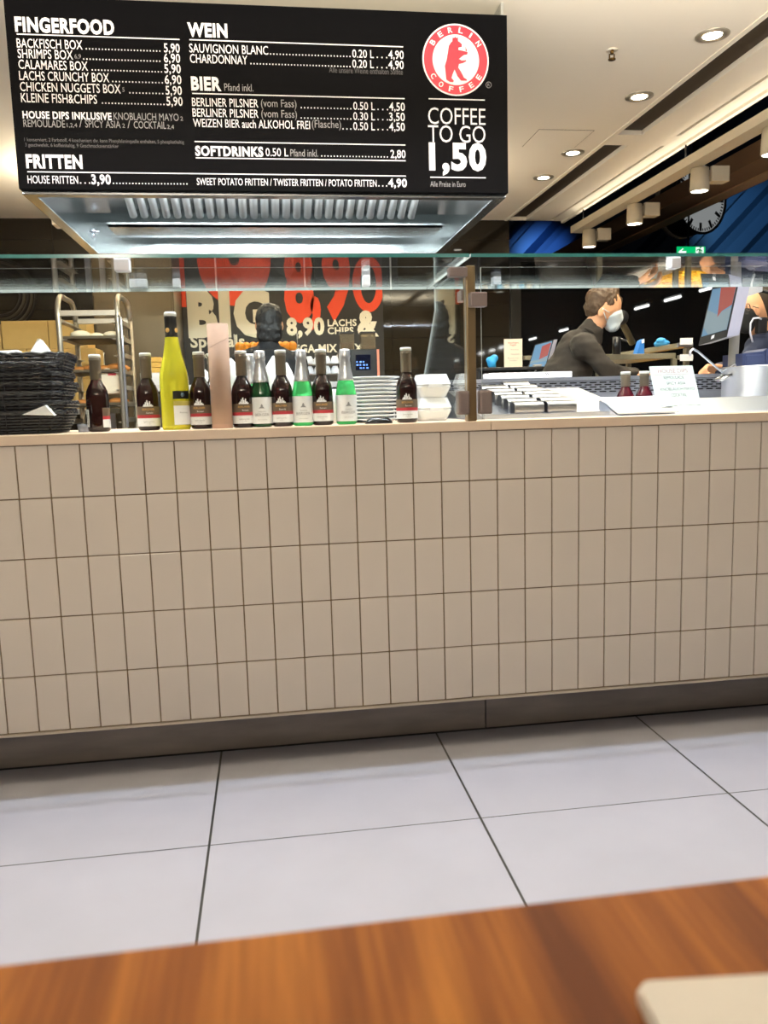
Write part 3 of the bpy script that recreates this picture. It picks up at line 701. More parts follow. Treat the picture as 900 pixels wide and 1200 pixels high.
def red_bottle(label, glass=None, name='red_wine_bottle', up=0.0):
    t = thing(name, label, 'bottle', (0, 0, 0), 'small red wine bottles on the counter')
    R_ = .0305
    MB().lathe([(0, .004), (R_ * .8, 0), (R_ * .97, .004), (R_, .012), (R_, .090 + up), (R_ * .985, .101 + up), (R_ * .92, .112 + up), (R_ * .76, .124 + up), (R_ * .57, .134 + up), (R_ * .46, .142 + up), (R_ * .43, .15 + up), (R_ * .43, .19), (0, .19)]).build('bottle_glass', glass or GRED, t)
    MB().lathe([(.0145, .143 + up), (.0152, .146 + up), (.0152, .192), (.0162, .194), (.0162, .199), (.0152, .201), (.0156, .209), (.0145, .2105), (.0, .2105)]).build('capsule', CAPR, t)
    MB().lathe([(.0160, .2035), (.0162, .2100), (.0145, .2125), (0, .2125)]).build('capsule_top', CAPT, t)
    lab = band(.012, .034, R_ + .0005, -1.5, 1.5).build('label', LABW, t)
    bk = band(.014, .062, R_ + .0005, 2.85, 3.50).build('back_label', LABW, t)
    k = MB()
    for q_ in range(14): bb = band(.018 + q_ * .0028, .018 + q_ * .0028 + (.0016 if q_ % 3 else .0009), R_ + .0009, 3.20, 3.38, 3); k.add(bb.v, bb.f, 0, True)
    k.build('bar_code', CAPB, bk)
    band(.034, .043, R_ + .0005, -1.5, 1.5).build('label_red_band', LABR, lab)
    band(.043, .066, R_ + .0005, -1.5, 1.5).build('label_taupe_band', LABT, lab)
    k = MB()
    for x0, x1, zz in ((-.012, -.008, .072), (-.008, -.005, .078), (-.004, -.001, .083), (-.001, .002, .076), (.003, .006, .080), (.006, .010, .072), (-.014, .013, .069)):
        bb = band(.0655, zz, R_ + .0009, x0 / R_, x1 / R_, 3); k.add(bb.v, bb.f, 0, True)
    k.build('skyline_logo', LABW, lab)
    curved_text('BERLINER', R_ + .0009, 0, .0555, .034, .0052, .01).build('label_title', GOLD, lab)
    curved_text('Rotwein', R_ + .0009, .1, .0465, .018, .0042).build('label_title', LABW, lab)
    curved_text('Spätburgunder', R_ + .0009, 0, .0225, .030, .0036).build('label_script', GREYT, lab)
    curved_text('trocken', R_ + .0009, 0, .0170, .012, .0022).build('label_script', GREYT, lab)
    return t
def sekt_bottle(label, glass=None):
    t = thing('sparkling_wine_bottle', label, 'bottle', (0, 0, 0), 'small green sparkling wine bottles')
    R_ = .0300
    MB().lathe([(0, .006), (R_ * .8, 0), (R_ * .97, .004), (R_, .010), (R_, .076), (R_ * .97, .090), (R_ * .84, .112), (R_ * .66, .135), (R_ * .5, .16), (R_ * .42, .185), (0, .187)]).build('bottle_glass', glass or GGRN, t)
    MB().lathe([(R_ * .765, .1245), (R_ * .735, .1300), (R_ * .57, .158), (R_ * .47, .183), (.0150, .186), (.0162, .192), (.0152, .196), (.0155, .207), (.0135, .2115), (0, .2120)]).build('neck_foil', FOIL, t)
    lab = band(.010, .083, R_ + .0005, -1.45, 1.45).build('label', LABW, t)
    k = MB()
    for x0, x1, z0_, z1_ in ((-.008, .008, .052, .0535), (-.0055, .0055, .0535, .056), (-.003, .003, .056, .061), (-.0015, .0015, .061, .064)):
        bb = band(z0_, z1_, R_ + .0009, x0 / R_, x1 / R_, 3); k.add(bb.v, bb.f, 0, True)
    k.build('label_crest', GREYT, lab)
    curved_text('SCHLOSS', R_ + .0009, 0, .0415, .020, .0032).build('label_title', GREYT, lab)
    curved_text('BERGER', R_ + .0009, 0, .0310, .042, .0072).build('label_title', GREYT, lab)
    curved_text('Sekt trocken', R_ + .0009, 0, .0200, .026, .0024).build('label_script', GREYT, lab)
    return t
def bx(u, y=.12): return at(u, 480, y).x
reds = [(115, .16, 'small red wine bottle beside the black baskets, its label turned away'), (174, .14, 'small red wine bottle just left of the tall yellow bottle'),
        (236, .13, 'small red wine bottle between the tall yellow bottle and the cardboard tube'), (252.5, .20, 'small red wine bottle hidden mostly behind the cardboard tube'),
        (285, .12, 'small red wine bottle just right of the cardboard tube'), (331, .12, 'small red wine bottle between the dark green and the first bright green bottle'),
        (378, .12, 'small red wine bottle between the two bright green bottles'), (477, .11, 'small red wine bottle standing alone before white boxes, rightmost of the front row')]
proto = None
for i, (u, y, l) in enumerate(reds):
    rz = (2.05 if i == 0 else .12 if i in (1, 4) else -.12)
    if proto is None: proto = red_bottle(l); proto.location = (bx(u, y), y, CT); proto.rotation_euler.z = rz
    else: dup(proto, (bx(u, y), y, CT), rz, l)
sek = [(307, .12, 'dark green sparkling wine bottle with silver neck foil and white label'), (355, .12, 'bright green sparkling wine bottle in the middle of the bottle row'), (406, .12, 'bright green sparkling wine bottle before the plate stack, rightmost green bottle'), (295, .24, 'green sparkling wine bottle peeking out between two front bottles')]
s0 = sekt_bottle(sek[0][2], GGRD); s0.location = (bx(307), .12, CT)
s1 = sekt_bottle(sek[1][2]); s1.location = (bx(355), .12, CT)
dup(s1, (bx(406), .12, CT), .12, sek[2][2]); dup(s1, (bx(295, .24), .24, CT), -.2, sek[3][2])
# tall bottle of white wine
t = thing('white_wine_bottle', 'tall yellow green white wine bottle with black capsule, highest of the row', 'bottle', (0, 0, 0))
R_ = .0395
MB().lathe([(0, .012), (R_ * .7, .002), (R_ * .93, 0), (R_, .008), (R_, .132), (R_ * .985, .145), (R_ * .93, .160), (R_ * .79, .182), (R_ * .64, .205), (R_ * .52, .230), (R_ * .44, .255), (R_ * .39, .28), (R_ * .38, .31), (0, .31)], n=36).build('bottle_glass', GYEL, t)
MB().lathe([(R_ * .45, .252), (R_ * .43, .262), (R_ * .41, .30), (R_ * .42, .303), (R_ * .42, .313), (R_ * .38, .3145), (0, .3145)]).build('capsule', CAPB, t)
MB().lathe([(R_ * .425, .309), (R_ * .42, .318), (R_ * .36, .321), (0, .321)]).build('capsule_top', CAPT, t)
for a in (-.55, .95):
    k = MB(); k.lathe([(.0045, 0), (.0062, 0), (.0062, .0006), (.0045, .0006)], n=18, M=Matrix.Rotation(a, 4, 'Z') @ Matrix.Translation((0, -R_ * .435, .271)) @ Matrix.Rotation(PI / 2, 4, 'X')); k.build('capsule_emblem', GOLD, t)
lab = band(.014, .066, R_ + .0006, -.10, 1.55).build('label', LABW, t)
band(.066, .078, R_ + .0006, -.1, 1.55).build('label_olive_band', mat('label_olive', srgb(190, 176, 92), .6), lab)
band(.084, .106, R_ + .0006, -.12, 1.2).build('label_dark_band', CAPB, lab)
k = MB(); k.lathe([(.0, 0), (.006, 0), (.006, .0008), (0, .0008)], n=6, M=Matrix.Rotation(.55, 4, 'Z') @ Matrix.Translation((0, -R_ - .0008, .095)) @ Matrix.Rotation(PI / 2, 4, 'X')); k.build('label_emblem', mat('emblem_steel', srgb(110, 130, 146), .4, .4), lab)
curved_text('Riesling', R_ + .001, .6, .045, .024, .0045).build('label_script', GREYT, lab)
t.location = (bx(206, .13), .13, CT); t.rotation_euler.z = .08
# wine bottles standing in the well on the right
for i, (u, l) in enumerate(((733, 'red wine bottle standing behind the steel slab, left of the dips sign'), (755, 'red wine bottle standing behind the steel slab, touching the dips sign'))):
    if i == 0: p2 = red_bottle(l, GREDF, up=.020); p2.location = (at(u, 450, .36).x, .36, .866)
    else: dup(p2, (at(u, 450, .36).x, .36, .866), .3, l)
# kraft tube
p = at(261, 501, .10)
t = thing('cardboard_tube', 'tall pinkish brown cardboard tube standing among the bottles', 'cardboard tube', (p.x, .10, CT))
k = MB(); k.lathe([(.0255, 0), (.0285, 0), (.0285, .284), (.0255, .284), (.0255, 0)], (p.x, .10, CT), 36); k.build('tube_wall', KRAFT, t)
k = MB(); k.tube([(p.x + .0288 * math.cos(a * .35), .10 + .0288 * math.sin(a * .35), CT + .004 + a * .0046) for a in range(61)], .0005, 4); k.build('spiral_seam', mat('seam', srgb(166, 136, 116), .8), t)

# ------------------------------------------------------------------ wicker basket stack
def basket(label):
    t = thing('wicker_basket', label, 'basket', (0, 0, 0), 'stack of black wicker baskets')
    def loop(hx, hy, r, z, amp, ph, n=72):
        pts = []
        L = []
        for cx_, cy_, a0 in ((hx - r, -hy + r, -PI / 2), (hx - r, hy - r, 0), (-hx + r, hy - r, PI / 2), (-hx + r, -hy + r, PI)):
            for k in range(9): a = a0 + PI / 2 * k / 8; L.append((cx_ + r * math.cos(a), cy_ + r * math.sin(a), math.cos(a), math.sin(a)))
        out = []
        for i in range(len(L)):
            a = L[i]; b = L[(i + 1) % len(L)]; d = math.hypot(b[0] - a[0], b[1] - a[1]); m_ = max(1, int(d / .0125))
            for k in range(m_): f = k / m_; out.append([a[j] + (b[j] - a[j]) * f for j in range(4)])
        for i, q in enumerate(out):
            s_ = amp * (1 if (i + ph) % 2 else -1)
            pts.append((q[0] + q[2] * s_, q[1] + q[3] * s_, z))
        return pts
    H_ = .058; nl = 7
    w_ = MB()
    for i in range(nl):
        f = i / (nl - 1); w_.tube(loop(.128 + .022 * f, .086 + .022 * f, .05, .006 + H_ * .82 * f, .0036, i), .0040, 5, closed=True)
    w_.build('woven_side', WICKER, t)
    rim = MB()
    L = loop(.152, .110, .055, H_, 0, 0)
    for ph in (0, PI):
        rim.tube([(p[0], p[1], p[2] + .0035 * math.sin(i * 1.1 + ph)) if True else p for i, p in enumerate(L)], .0040, 5, closed=True)
    rim.build('braided_rim', WICKER, t)
    bt_ = MB(); bt_.prism(rrect(Vector((-.126, -.084, 0)), Vector((1, 0, 0)), Vector((0, 1, 0)), .252, .168, .05, .001), (0, 0, .006)); bt_.build('woven_base', WICKER, t)
    st = MB(); A_ = loop(.128, .086, .05, .004, 0, 0); B_ = loop(.151, .109, .055, H_ - .004, 0, 0)
    for i in range(0, len(A_), 3):
        a = A_[i]; j = min(range(len(B_)), key=lambda q: (B_[q][0] - a[0] * 1.19) ** 2 + (B_[q][1] - a[1] * 1.27) ** 2); st.tube([a, B_[j]], .0028, 4)
    st.build('stake_ring', WICKER, t)
    return t
bl = ['black wicker basket at the bottom of the stack, resting on the counter', 'black wicker basket second from the bottom of the stack', 'black wicker basket third from the bottom, below the poking napkin', 'black wicker basket in the middle of the stack, above the poking napkin',
      'black wicker basket third from the top of the stack', 'black wicker basket second from the top of the stack', 'black wicker basket topmost of the stack, holding white napkins']
B0 = basket(bl[0]); bxc, byc = -.046, .185
for i, l in enumerate(bl):
    loc = (bxc + [0, .004, -.004, .006, .0, -.003, .010][i], byc + [.0, .004, -.003, .003, .005, .0, .004][i], CT + i * .0255)
    rz = [.02, -.03, .03, -.02, .03, -.04, .05][i]
    if i == 0: B0.location = loc; B0.rotation_euler.z = rz
    else: dup(B0, loc, rz, l)
def paper(pts, label, name='paper_napkin', d=(0, .004, 0), group=None):
    lo = Vector((sum(p.x for p in pts) / len(pts), sum(p.y for p in pts) / len(pts), min(p.z for p in pts)))
    mb = MB(); mb.prism(pts, d); mb.prism([p + Vector(d) * 1.1 + Vector((.004, 0, -.003)) for p in pts], d)
    return tag(mb.build(name, PAPER, None, lo), label, 'napkin', group)
paper([at(34, 418, .16), at(62, 418, .13), at(59, 413, .14), at(47, 397, .17), at(44, 397, .17), at(36, 411, .18)], 'white pointed paper napkin sticking up from the topmost basket')
paper([at(-12, 419, .16), at(25, 418, .12), at(25, 413, .13), at(21, 410, .14), at(-12, 412, .17)], 'white flat paper napkin in the topmost basket at the left edge')
paper([at(26, 486, .066), at(64, 487, .066), at(60, 483, .062), at(53, 475, .062)], 'white paper napkin corner poking out halfway up the basket stack', d=(0, .05, .004))
a = at(86, 507, .15)
mb = MB(); mb.lathe([(.0, .0), (.015, 0), (.017, .022), (.0155, .022), (.0135, .002), (0, .002)], (at(98, 500, .20).x, .20, CT), 16)
tag(mb.build('dip_cup', mat('clear_plastic', srgb(214, 216, 226), .15, noise=.03, trans=.5), None, (at(98, 500, .20).x, .20, CT)), 'small clear plastic dip cup between baskets and first bottle', 'cup')

# ------------------------------------------------------------------ crockery on the counter
def plate(label):
    t = thing('white_plate', label, 'plate', (0, 0, 0), 'stack of white plates'); r = .088
    MB().lathe([(0, .004), (r * .5, .004), (r * .52, 0), (r * .58, 0), (r * .6, .003), (r * .95, .0085), (r, .0105), (r * .995, .0125), (r * .62, .0065), (0, .006)], n=40).build('plate_body', WHITE, t)
    return t
pu = at(436, 470, .30)
P0 = plate('')
for i in range(12):
    l = 'white plate in the tall plate stack, %s' % (('lowest on the counter', 'second from the bottom', 'third from the bottom', 'fourth from the bottom', 'fifth from the bottom', 'sixth from the bottom', 'sixth from the top', 'fifth from the top', 'fourth from the top', 'third from the top', 'second from the top', 'topmost')[i])
    loc = (pu.x + random.uniform(-.002, .002), .30, CT + i * .0114)
    if i == 0: P0.location = loc; P0['label'] = l
    else: dup(P0, loc, 0, l)
def foam_box(label):
    t = thing('takeaway_box', label, 'box', (0, 0, 0), 'stacked white takeaway boxes')
    def shell(z0_, z1_, h0, h1, nm):
        mb = MB(); n = 40; vs = []
        for hh, z in ((h0 * .93, z0_), (h0, z0_ + .004), (h1, z1_ - .004), (h1 * .97, z1_)):
            for q in rrect(Vector((-hh, -hh, 0)), Vector((1, 0, 0)), Vector((0, 1, 0)), 2 * hh, 2 * hh, .018, z, 9): vs.append(q)
        m_ = len(vs) // 4; fs = [tuple(range(m_ - 1, -1, -1)), tuple(3 * m_ + k for k in range(m_))]
        for i in range(3):
            for k in range(m_): fs.append((i * m_ + k, i * m_ + (k + 1) % m_, (i + 1) * m_ + (k + 1) % m_, (i + 1) * m_ + k))
        mb.add(vs, fs, 0, False); return mb.build(nm, WHITE, t)
    shell(0, .036, .040, .052, 'box_bottom'); shell(.036, .070, .053, .044, 'box_lid')
    MB().box((-.02, -.056, .028), (.02, -.050, .042), bev=.002).build('closing_tab', WHITE, t)
    return t
fu = at(507, 470, .27)
fb = foam_box('white takeaway box at the bottom of the pair left of the post'); fb.location = (fu.x - .004, .27, CT); fb.rotation_euler.z = .1
dup(fb, (fu.x - .004, .27, CT + .0705), .04, 'white takeaway box on top of the pair left of the post')
# dark serving scoop lying on the counter
p = at(444, 497, .09)
t = thing('serving_scoop', 'dark shiny scoop lying face down before the plate stack', 'scoop', (p.x, .09, CT))
mb = MB(); mb.lathe([(.040, 0), (.039, .006), (.033, .013), (.022, .018), (.010, .0205), (0, .021)], (0, 0, 0), 26, M=Matrix.Translation((p.x, .09, CT)) @ Matrix.Diagonal((1, .6, 1, 1))); mb.build('scoop_bowl', mat('dark_steel', (.05, .05, .055), .12, .9, noise=.1), t)
MB().tube([(p.x - .032, .10, CT + .006), (p.x - .06, .13, CT + .008), (p.x - .09, .17, CT + .009)], .004, 8).build('scoop_handle', BLACKP, t)
# white folded paper cones standing behind the bottles
for i, (u, v0, y, rzz, l) in enumerate(((243, 432, .30, -.5, 'white folded paper cone behind the bottles, left of the cardboard tube'), (272, 420, .30, .1, 'white folded paper cone right behind the cardboard tube'), (296, 417, .32, -.2, 'white folded paper cone between the tube and the dark green bottle'), (318, 417, .33, .25, 'white folded paper cone right behind the dark green bottle neck'), (326, 424, .30, .6, 'white folded paper cone leaning right beside the dark green bottle'))):
    a = at(u, v0, y); H_ = a.z - CT
    t = thing('paper_cone', l, 'paper cone', (a.x, y, CT), 'white folded paper cones')
    M_ = Matrix.Translation((a.x, y, CT)) @ Matrix.Rotation(rzz, 4, 'Z') @ Matrix.Rotation(.06 * (i - 2), 4, 'Y')
    prof = [(.010, 0), (.020, H_ * .3), (.030, H_ * .6), (.034, H_ * .75)]
    mb = MB(); n = 20; vs = []
    for j in range(10):
        f = j / 9; hw = (.016 + .022 * math.sin(min(f, .95) * PI * .72)) * (1 if f < .8 else max(.12, (1 - f) / .2) ** .6)
        for k in range(n):
            ang = 2 * PI * k / n; rr = 1 + .08 * math.sin(3 * ang + f * 2)
            vs.append(M_ @ Vector((hw * math.cos(ang) * rr, hw * .45 * math.sin(ang) * rr, H_ * f)))
    fs = [(j * n + k, j * n + (k + 1) % n, (j + 1) * n + (k + 1) % n, (j + 1) * n + k) for j in range(9) for k in range(n)] + [tuple(range(n - 1, -1, -1)), tuple(9 * n + k for k in range(n))]
    mb.add(vs, fs, 0, True).build('cone_sheet', PAPER, t)
    MB().tube([M_ @ Vector((.012, -.014, H_ * .1)), M_ @ Vector((.004, -.0165, H_ * .5)), M_ @ Vector((-.006, -.010, H_ * .9))], .0012, 5).build('fold_edge', PAPER, t)
def bowl(u, y, r, h_, l):
    p = at(u, 480, y); t = thing('white_bowl', l, 'bowl', (p.x, y, CT), 'white bowls behind the bottles')
    MB().lathe([(r * .5, 0), (r * .55, .004), (r * .85, h_ * .5), (r, h_), (r * .96, h_), (r * .8, h_ * .5), (r * .45, .008), (0, .008)], (p.x, y, CT), 32).build('bowl_body', WHITE, t)
bowl(392, .36, .055, .105, 'tall white bowl behind the red bottle between the green bottles')
bowl(345, .40, .06, .08, 'white bowl low behind the middle green bottle')
bowl(262, .42, .055, .07, 'white bowl low behind the cardboard tube')

# ------------------------------------------------------------------ folded steel holders on the sloped rack
rk = thing('sloped_display_plate', 'sloped steel display plate carrying two rows of folded holders right of the post', 'display plate', (1.55, .45, .85))
SL = math.atan2(.085, .46)
def slope_z(y): return .944 + (y - .215) * math.tan(SL)
mb = MB(); mb.prism([(1.30, .21, .853), (1.30, .21, slope_z(.21)), (1.30, .72, slope_z(.72)), (1.30, .72, .853)], (.50, 0, 0)); mb.build('plate_body', STEELW, rk)
MB().box((1.30, .203, .90), (1.80, .21, .953)).build('front_lip', STEELW, rk)
TENT = mat('folded_steel', (.46, .45, .46), .32, 1.0, noise=.06, scale=40)
def tent(label, w_=.094, h_=.040, d=.052):
    t = thing('folded_holder', label, 'folded holder', (0, 0, 0), 'folded steel holders on the sloped plate')
    def arch(off):
        pts = []
        for k in range(13):
            f = k / 12; a = PI * f
            pts.append((-(d / 2 - off) * math.copysign(abs(math.cos(a)) ** .55, math.cos(a)), (h_ - off) * math.sin(a) ** .6 if 0 < k < 12 else 0))
        return pts
    o_ = arch(0); i_ = arch(.0022); vs = []; 
    for x in (-w_ / 2, w_ / 2):
        vs += [(x, p[0], p[1]) for p in o_] + [(x, p[0], p[1]) for p in i_]
    n = 13; fs = []
    for k in range(n - 1):
        fs += [(k, k + 1, 2 * n + k + 1, 2 * n + k), (n + k, 3 * n + k, 3 * n + k + 1, n + k + 1), (k, n + k, n + k + 1, k + 1), (2 * n + k, 2 * n + k + 1, 3 * n + k + 1, 3 * n + k)]
    fs += [(0, 2 * n, 3 * n, n), (n - 1, 2 * n - 1, 4 * n - 1, 3 * n - 1)]
    MB().add(vs, fs, 0, False).build('folded_sheet', TENT, t)
    return t
T0 = None
ordn = ['first from the front', 'second from the front', 'third from the front', 'fourth from the front', 'fifth from the front', 'sixth from the front', 'seventh from the front']
for row, (lst, nm) in enumerate((([(617, 489), (609, 484), (601, 479.5), (593, 475.5), (585, 472), (578, 469)], 'left'), ([(655, 488), (647, 480.5), (637, 473), (628, 467), (619, 462.5), (611, 460), (603, 458)], 'right'))):
    for i, (u, v) in enumerate(lst):
        y = .245 + i * .064; x = at(u, v, y).x
        l = 'folded steel holder in the %s row on the sloped plate, %s' % (nm, ordn[i])
        loc = (x, y, slope_z(y) + .001)
        if T0 is None: T0 = tent(l); T0.location = loc; T0.rotation_euler = (SL, 0, .03)
        else: dup(T0, loc, 0, l, tilt=(SL, 0, .03))

# steel slab, white board and the dips sign on the right
t = thing('steel_slab', 'sloping steel slab along the counter front, right of the dips sign', 'steel slab', (2.3, .23, CT - .085))
mb = MB(); mb.prism([(1.70, .135, CT + .001), (1.70, .155, CT + .003), (1.70, .27, .986), (1.70, .285, .986), (1.70, .285, .853), (1.70, .205, .853), (1.70, .205, CT + .001)], (1.32, 0, 0)); mb.build('slab_top', STEELW, t)
t2 = thing('white_cutting_board', 'white board lying on the steel slab left of the dips sign', 'board', (1.76, .2, CT + .02))
a = Vector((0, .140, CT + .0048)); b = Vector((0, .272, .9905)); nrm = Vector((0, -(b - a).z, (b - a).y)).normalized() * .006
mb = MB(); mb.prism([(1.700, a.y, a.z), (1.895, a.y, a.z), (1.895, b.y, b.z), (1.700, b.y, b.z)], nrm); mb.build('board_body', mat('white_board', srgb(240, 240, 244), .35, noise=.02), t2)
a = at(772, 481.5, .150); H_ = .135; ls = .44
e1 = Vector((1, 0, 0)); wS = at(823, 480.5, .150).x - a.x
up = Vector((0, math.sin(ls), math.cos(ls)))
a = Vector((a.x, .158, .9655))
sg = thing('dips_sign', 'white handwritten house dips card leaning on the steel slab', 'sign', (a.x + wS / 2, a.y, a.z))
nb = Vector((0, math.cos(ls), -math.sin(ls)))
MB().prism([a, a + e1 * wS, a + e1 * wS + up * H_, a + up * H_], nb * .004).build('card', mat('sign_card', srgb(206, 218, 220), .5, noise=.02), sg)
MB().prism([a + nb * .006 + e1 * (wS / 2 - .01) + up * .06, a + nb * .006 + e1 * (wS / 2 + .01) + up * .06, Vector((a.x + wS / 2 + .01, .262, .990)), Vector((a.x + wS / 2 - .01, .262, .990))], nb * .002 + Vector((0, 0, .002))).build('card_stand', PAPER, sg)
PEN = mat('pen_grey', srgb(84, 88, 96), .7, noise=.05); PENR = mat('pen_red', srgb(164, 104, 118), .7, noise=.05)
for s, f0, f1, zz, cp, mt in (('HOUSE DIPS', .17, .86, .82, .014, PENR), ('REMOULADE', .27, .74, .66, .011, PEN), ('SPICY ASIA', .31, .75, .515, .010, PEN), ('KNOBLAUCH MAYO', .14, .93, .37, .010, PEN), ('COCKTAIL', .36, .72, .215, .011, PEN)):
    mb = MB(); put_text(mb, s, a + e1 * wS * f0 + up * H_ * zz - nb * .0006, e1, up, wS * (f1 - f0), cp, -.012); mb.build('handwriting', mt, sg)
MB().prism([a + e1 * wS * .03 + up * H_ * .775 - nb * .0005, a + e1 * wS * .93 + up * H_ * .785 - nb * .0005, a + e1 * wS * .93 + up * H_ * .79 - nb * .0005, a + e1 * wS * .03 + up * H_ * .78 - nb * .0005], nb * .0003).build('underline', PENR, sg)

# soup pot
pc = at(872, 450, .62); pcx = at(853, 450, .62).x + .15
pt = thing('soup_pot', 'big stainless steel soup pot with brown soup at the right edge', 'pot', (pcx, .62, .853))
MB().lathe([(0, 0), (.150, 0), (.152, .006), (.152, .232), (.158, .238), (.158, .243), (.149, .243), (.148, .20), (.148, .012), (0, .012)], (pcx, .62, .853), 48).build('pot_body', STEEL, pt)
MB().lathe([(0, .222), (.1478, .222), (.1478, .214), (0, .214)], (pcx, .62, .853), 40).build('soup', mat('soup_brown', srgb(150, 96, 60), .3, noise=.2, scale=30), pt)
k = [at(852, 447, .46), at(856, 446, .45), at(857, 440, .45), at(851, 436, .46)]
MB().tube([Vector((pcx - .152, .60, 1.065)), Vector((pcx - .185, .60, 1.05)), Vector((pcx - .185, .64, 1.05)), Vector((pcx - .152, .64, 1.065))], .006, 8).build('pot_handle', STEEL, pt)
t = thing('soup_ladle', 'bent wire ladle handle hooked over the rim of the soup pot', 'ladle', (pcx - .10, .62, 1.0))
L = [at(852, 446, .62), at(846, 436, .62), at(832, 424, .62), at(818, 412, .60), at(812, 409, .59), at(809, 412, .585), at(809, 417, .58)]
MB().tube([Vector((pcx - .09, .62, 1.00)), Vector((pcx - .125, .62, 1.105))] + L[1:], .0042, 8).build('ladle_handle', STEELW, t)
MB().lathe([(0, 0), (.03, .008), (.042, .03), (.040, .03), (.028, .010), (0, .003)], (pcx - .08, .62, .985), 20).build('ladle_bowl', STEELW, t)
t = thing('white_carton_tray', 'flat white carton tray on the vent ledge right of the post', 'tray', (at(621, 440, 1.0).x, 1.0, 1.082))
a = at(573, 445, .96); b = at(670, 445, .96)
MB().box((a.x, .955, 1.0825), (b.x, 1.055, 1.106), bev=.003).build('tray_body', WHITE, t)
c = at(641, 438, .95)
mb = MB()
for dx in (0, .008): mb.prism([(c.x + dx, .9545, 1.092), (c.x + dx + .003, .9545, 1.092), (c.x + dx - .004, .9545, 1.103), (c.x + dx - .007, .9545, 1.103)], (0, .0005, 0))
mb.build('pen_strokes', BLACKP, t)

# ------------------------------------------------------------------ kitchen: trolley, boxes, cabinet, poster
ry0, ry1 = 3.2, 3.68
fl_, fr_ = at(72, 420, ry0).x, at(141, 420, ry0).x
rt = thing('bakery_trolley', 'tall metal bakery trolley with bread trays, left behind the baskets', 'trolley', ((fl_ + fr_) / 2, 3.46, 0))
ztop = 1.735
for x in (fl_, fr_):
    pts = [(x, ry0, .12), (x, ry0, ztop - .12)]
    for k in range(7): a = PI - PI / 2 * k / 6; pts.append((x, ry0 + .12 + .12 * math.cos(a), ztop - .12 + .12 * math.sin(a)))
    for k in range(7): a = PI / 2 - PI / 2 * k / 6; pts.append((x, ry1 - .12 + .12 * math.cos(a), ztop - .12 + .12 * math.sin(a)))
    pts += [(x, ry1, ztop - .12), (x, ry1, .12)]
    MB().tube(pts, .017, 10).build('side_frame', ALU, rt)
    for z in [.30 + .105 * k for k in range(13)]:
        s_ = 1 if x == fl_ else -1
        MB().box((x, ry0, z), (x + s_ * .04, ry1, z + .003)).box((x - .002, ry0, z), (x + .002, ry1, z + .03)).build('runner', ALU, rt)
for y in (ry0, ry1):
    for z in (1.60, .22): MB().box((fl_, y - .012, z), (fr_, y + .012, z + .035), bev=.003).build('cross_bar', ALU, rt)
for x in (fl_, fr_):
    for y in (ry0, ry1):
        c = MB().lathe([(0, -.02), (.055, -.02), (.06, -.014), (.06, .014), (.055, .02), (0, .02)], (0, 0, 0), 20, M=Matrix.Translation((x, y, .06)) @ Matrix.Rotation(PI / 2, 4, 'Y')); c.box((x - .026, y - .02, .06), (x + .026, y + .02, .13)); c.build('castor', BLACKP, rt)
MB().tube([(fr_ + .02, ry0 - .02, .9), (fr_ + .025, ry0 - .025, 1.58), (fr_ + .01, ry0 - .02, 1.60)], .008, 8).build('latch_rod', STEELW, rt)
BUN = mat('bread_bun', srgb(206, 158, 96), .7, noise=.18, scale=12, bump=.2); BUNP = mat('pale_dough', srgb(236, 222, 190), .75, noise=.06, scale=14); BUNB = mat('brown_roll', srgb(176, 112, 48), .6, noise=.25, scale=14, bump=.2)
TRAYM = mat('tray_metal', srgb(92, 80, 62), .5, .6, noise=.15)
for lv, (z, nm, mt) in enumerate(((1.455, 'top', BUNP), (1.245, 'middle', BUNB), (1.035, 'lower', BUNB))):
    z = .30 + .105 * round((z - .30) / .105) + .004
    t = thing('baking_tray', '%s baking tray on the bakery trolley' % {'top': 'topmost dark', 'middle': 'second dark', 'lower': 'third dark'}[nm], 'tray', ((fl_ + fr_) / 2, 3.45, z), 'baking trays on the trolley')
    MB().box((fl_ + .008, ry0 + .01, z), (fr_ - .008, ry1 - .02, z + .004)).box((fl_ + .008, ry0 + .01, z), (fr_ - .008, ry0 + .014, z + .02)).box((fl_ + .008, ry1 - .024, z), (fr_ - .008, ry1 - .02, z + .02)).build('tray_body', TRAYM, t)
    xs = {'top': [(.30, .055), (.58, .040), (.84, .048)], 'middle': [(.24, .04), (.46, .05), (.66, .045), (.88, .055)], 'lower': [(.25, .04), (.55, .04), (.85, .045)]}[nm]
    for q, (f_, r_) in enumerate(xs):
        for d in range(2):
            x = fl_ + (fr_ - fl_) * f_; y = ry0 + .09 + d * .16
            mb = MB(); mb.ell((x, y, z + .004 + r_ * .52), (r_ * 1.15, r_ * 1.2, r_ * .52), 16, 8)
            tag(mb.build('bread_roll', mt, None, (x, y, z + .004)), '%s in the %s row on the %s tray, %s' % ({'top': 'pale flat dough piece', 'middle': 'brown bread roll', 'lower': 'brown bread roll'}[nm], ('front', 'rear')[d], {'top': 'topmost', 'middle': 'second', 'lower': 'third'}[nm], (['leftmost', 'middle one', 'rightmost'] if len(xs) == 3 else ['leftmost', 'second from left', 'third from left', 'rightmost'])[q]), 'bread', 'bread on the %s trolley tray' % nm)
p = at(129, 446, 3.3)
MB_ = MB().box((p.x - .07, 3.24, p.z - .085), (p.x + .07, 3.46, p.z + .075), bev=.004)
t = thing('white_carton', 'pale carton standing on the lower tray of the bakery trolley', 'carton', (p.x, 3.3, p.z - .085)); MB_.build('carton_body', mat('pale_carton', srgb(226, 208, 180), .8, noise=.04), t)
MB().box((p.x + .0, 3.2385, p.z + .03), (p.x + .05, 3.2405, p.z + .045)).build('red_print', RED, t)

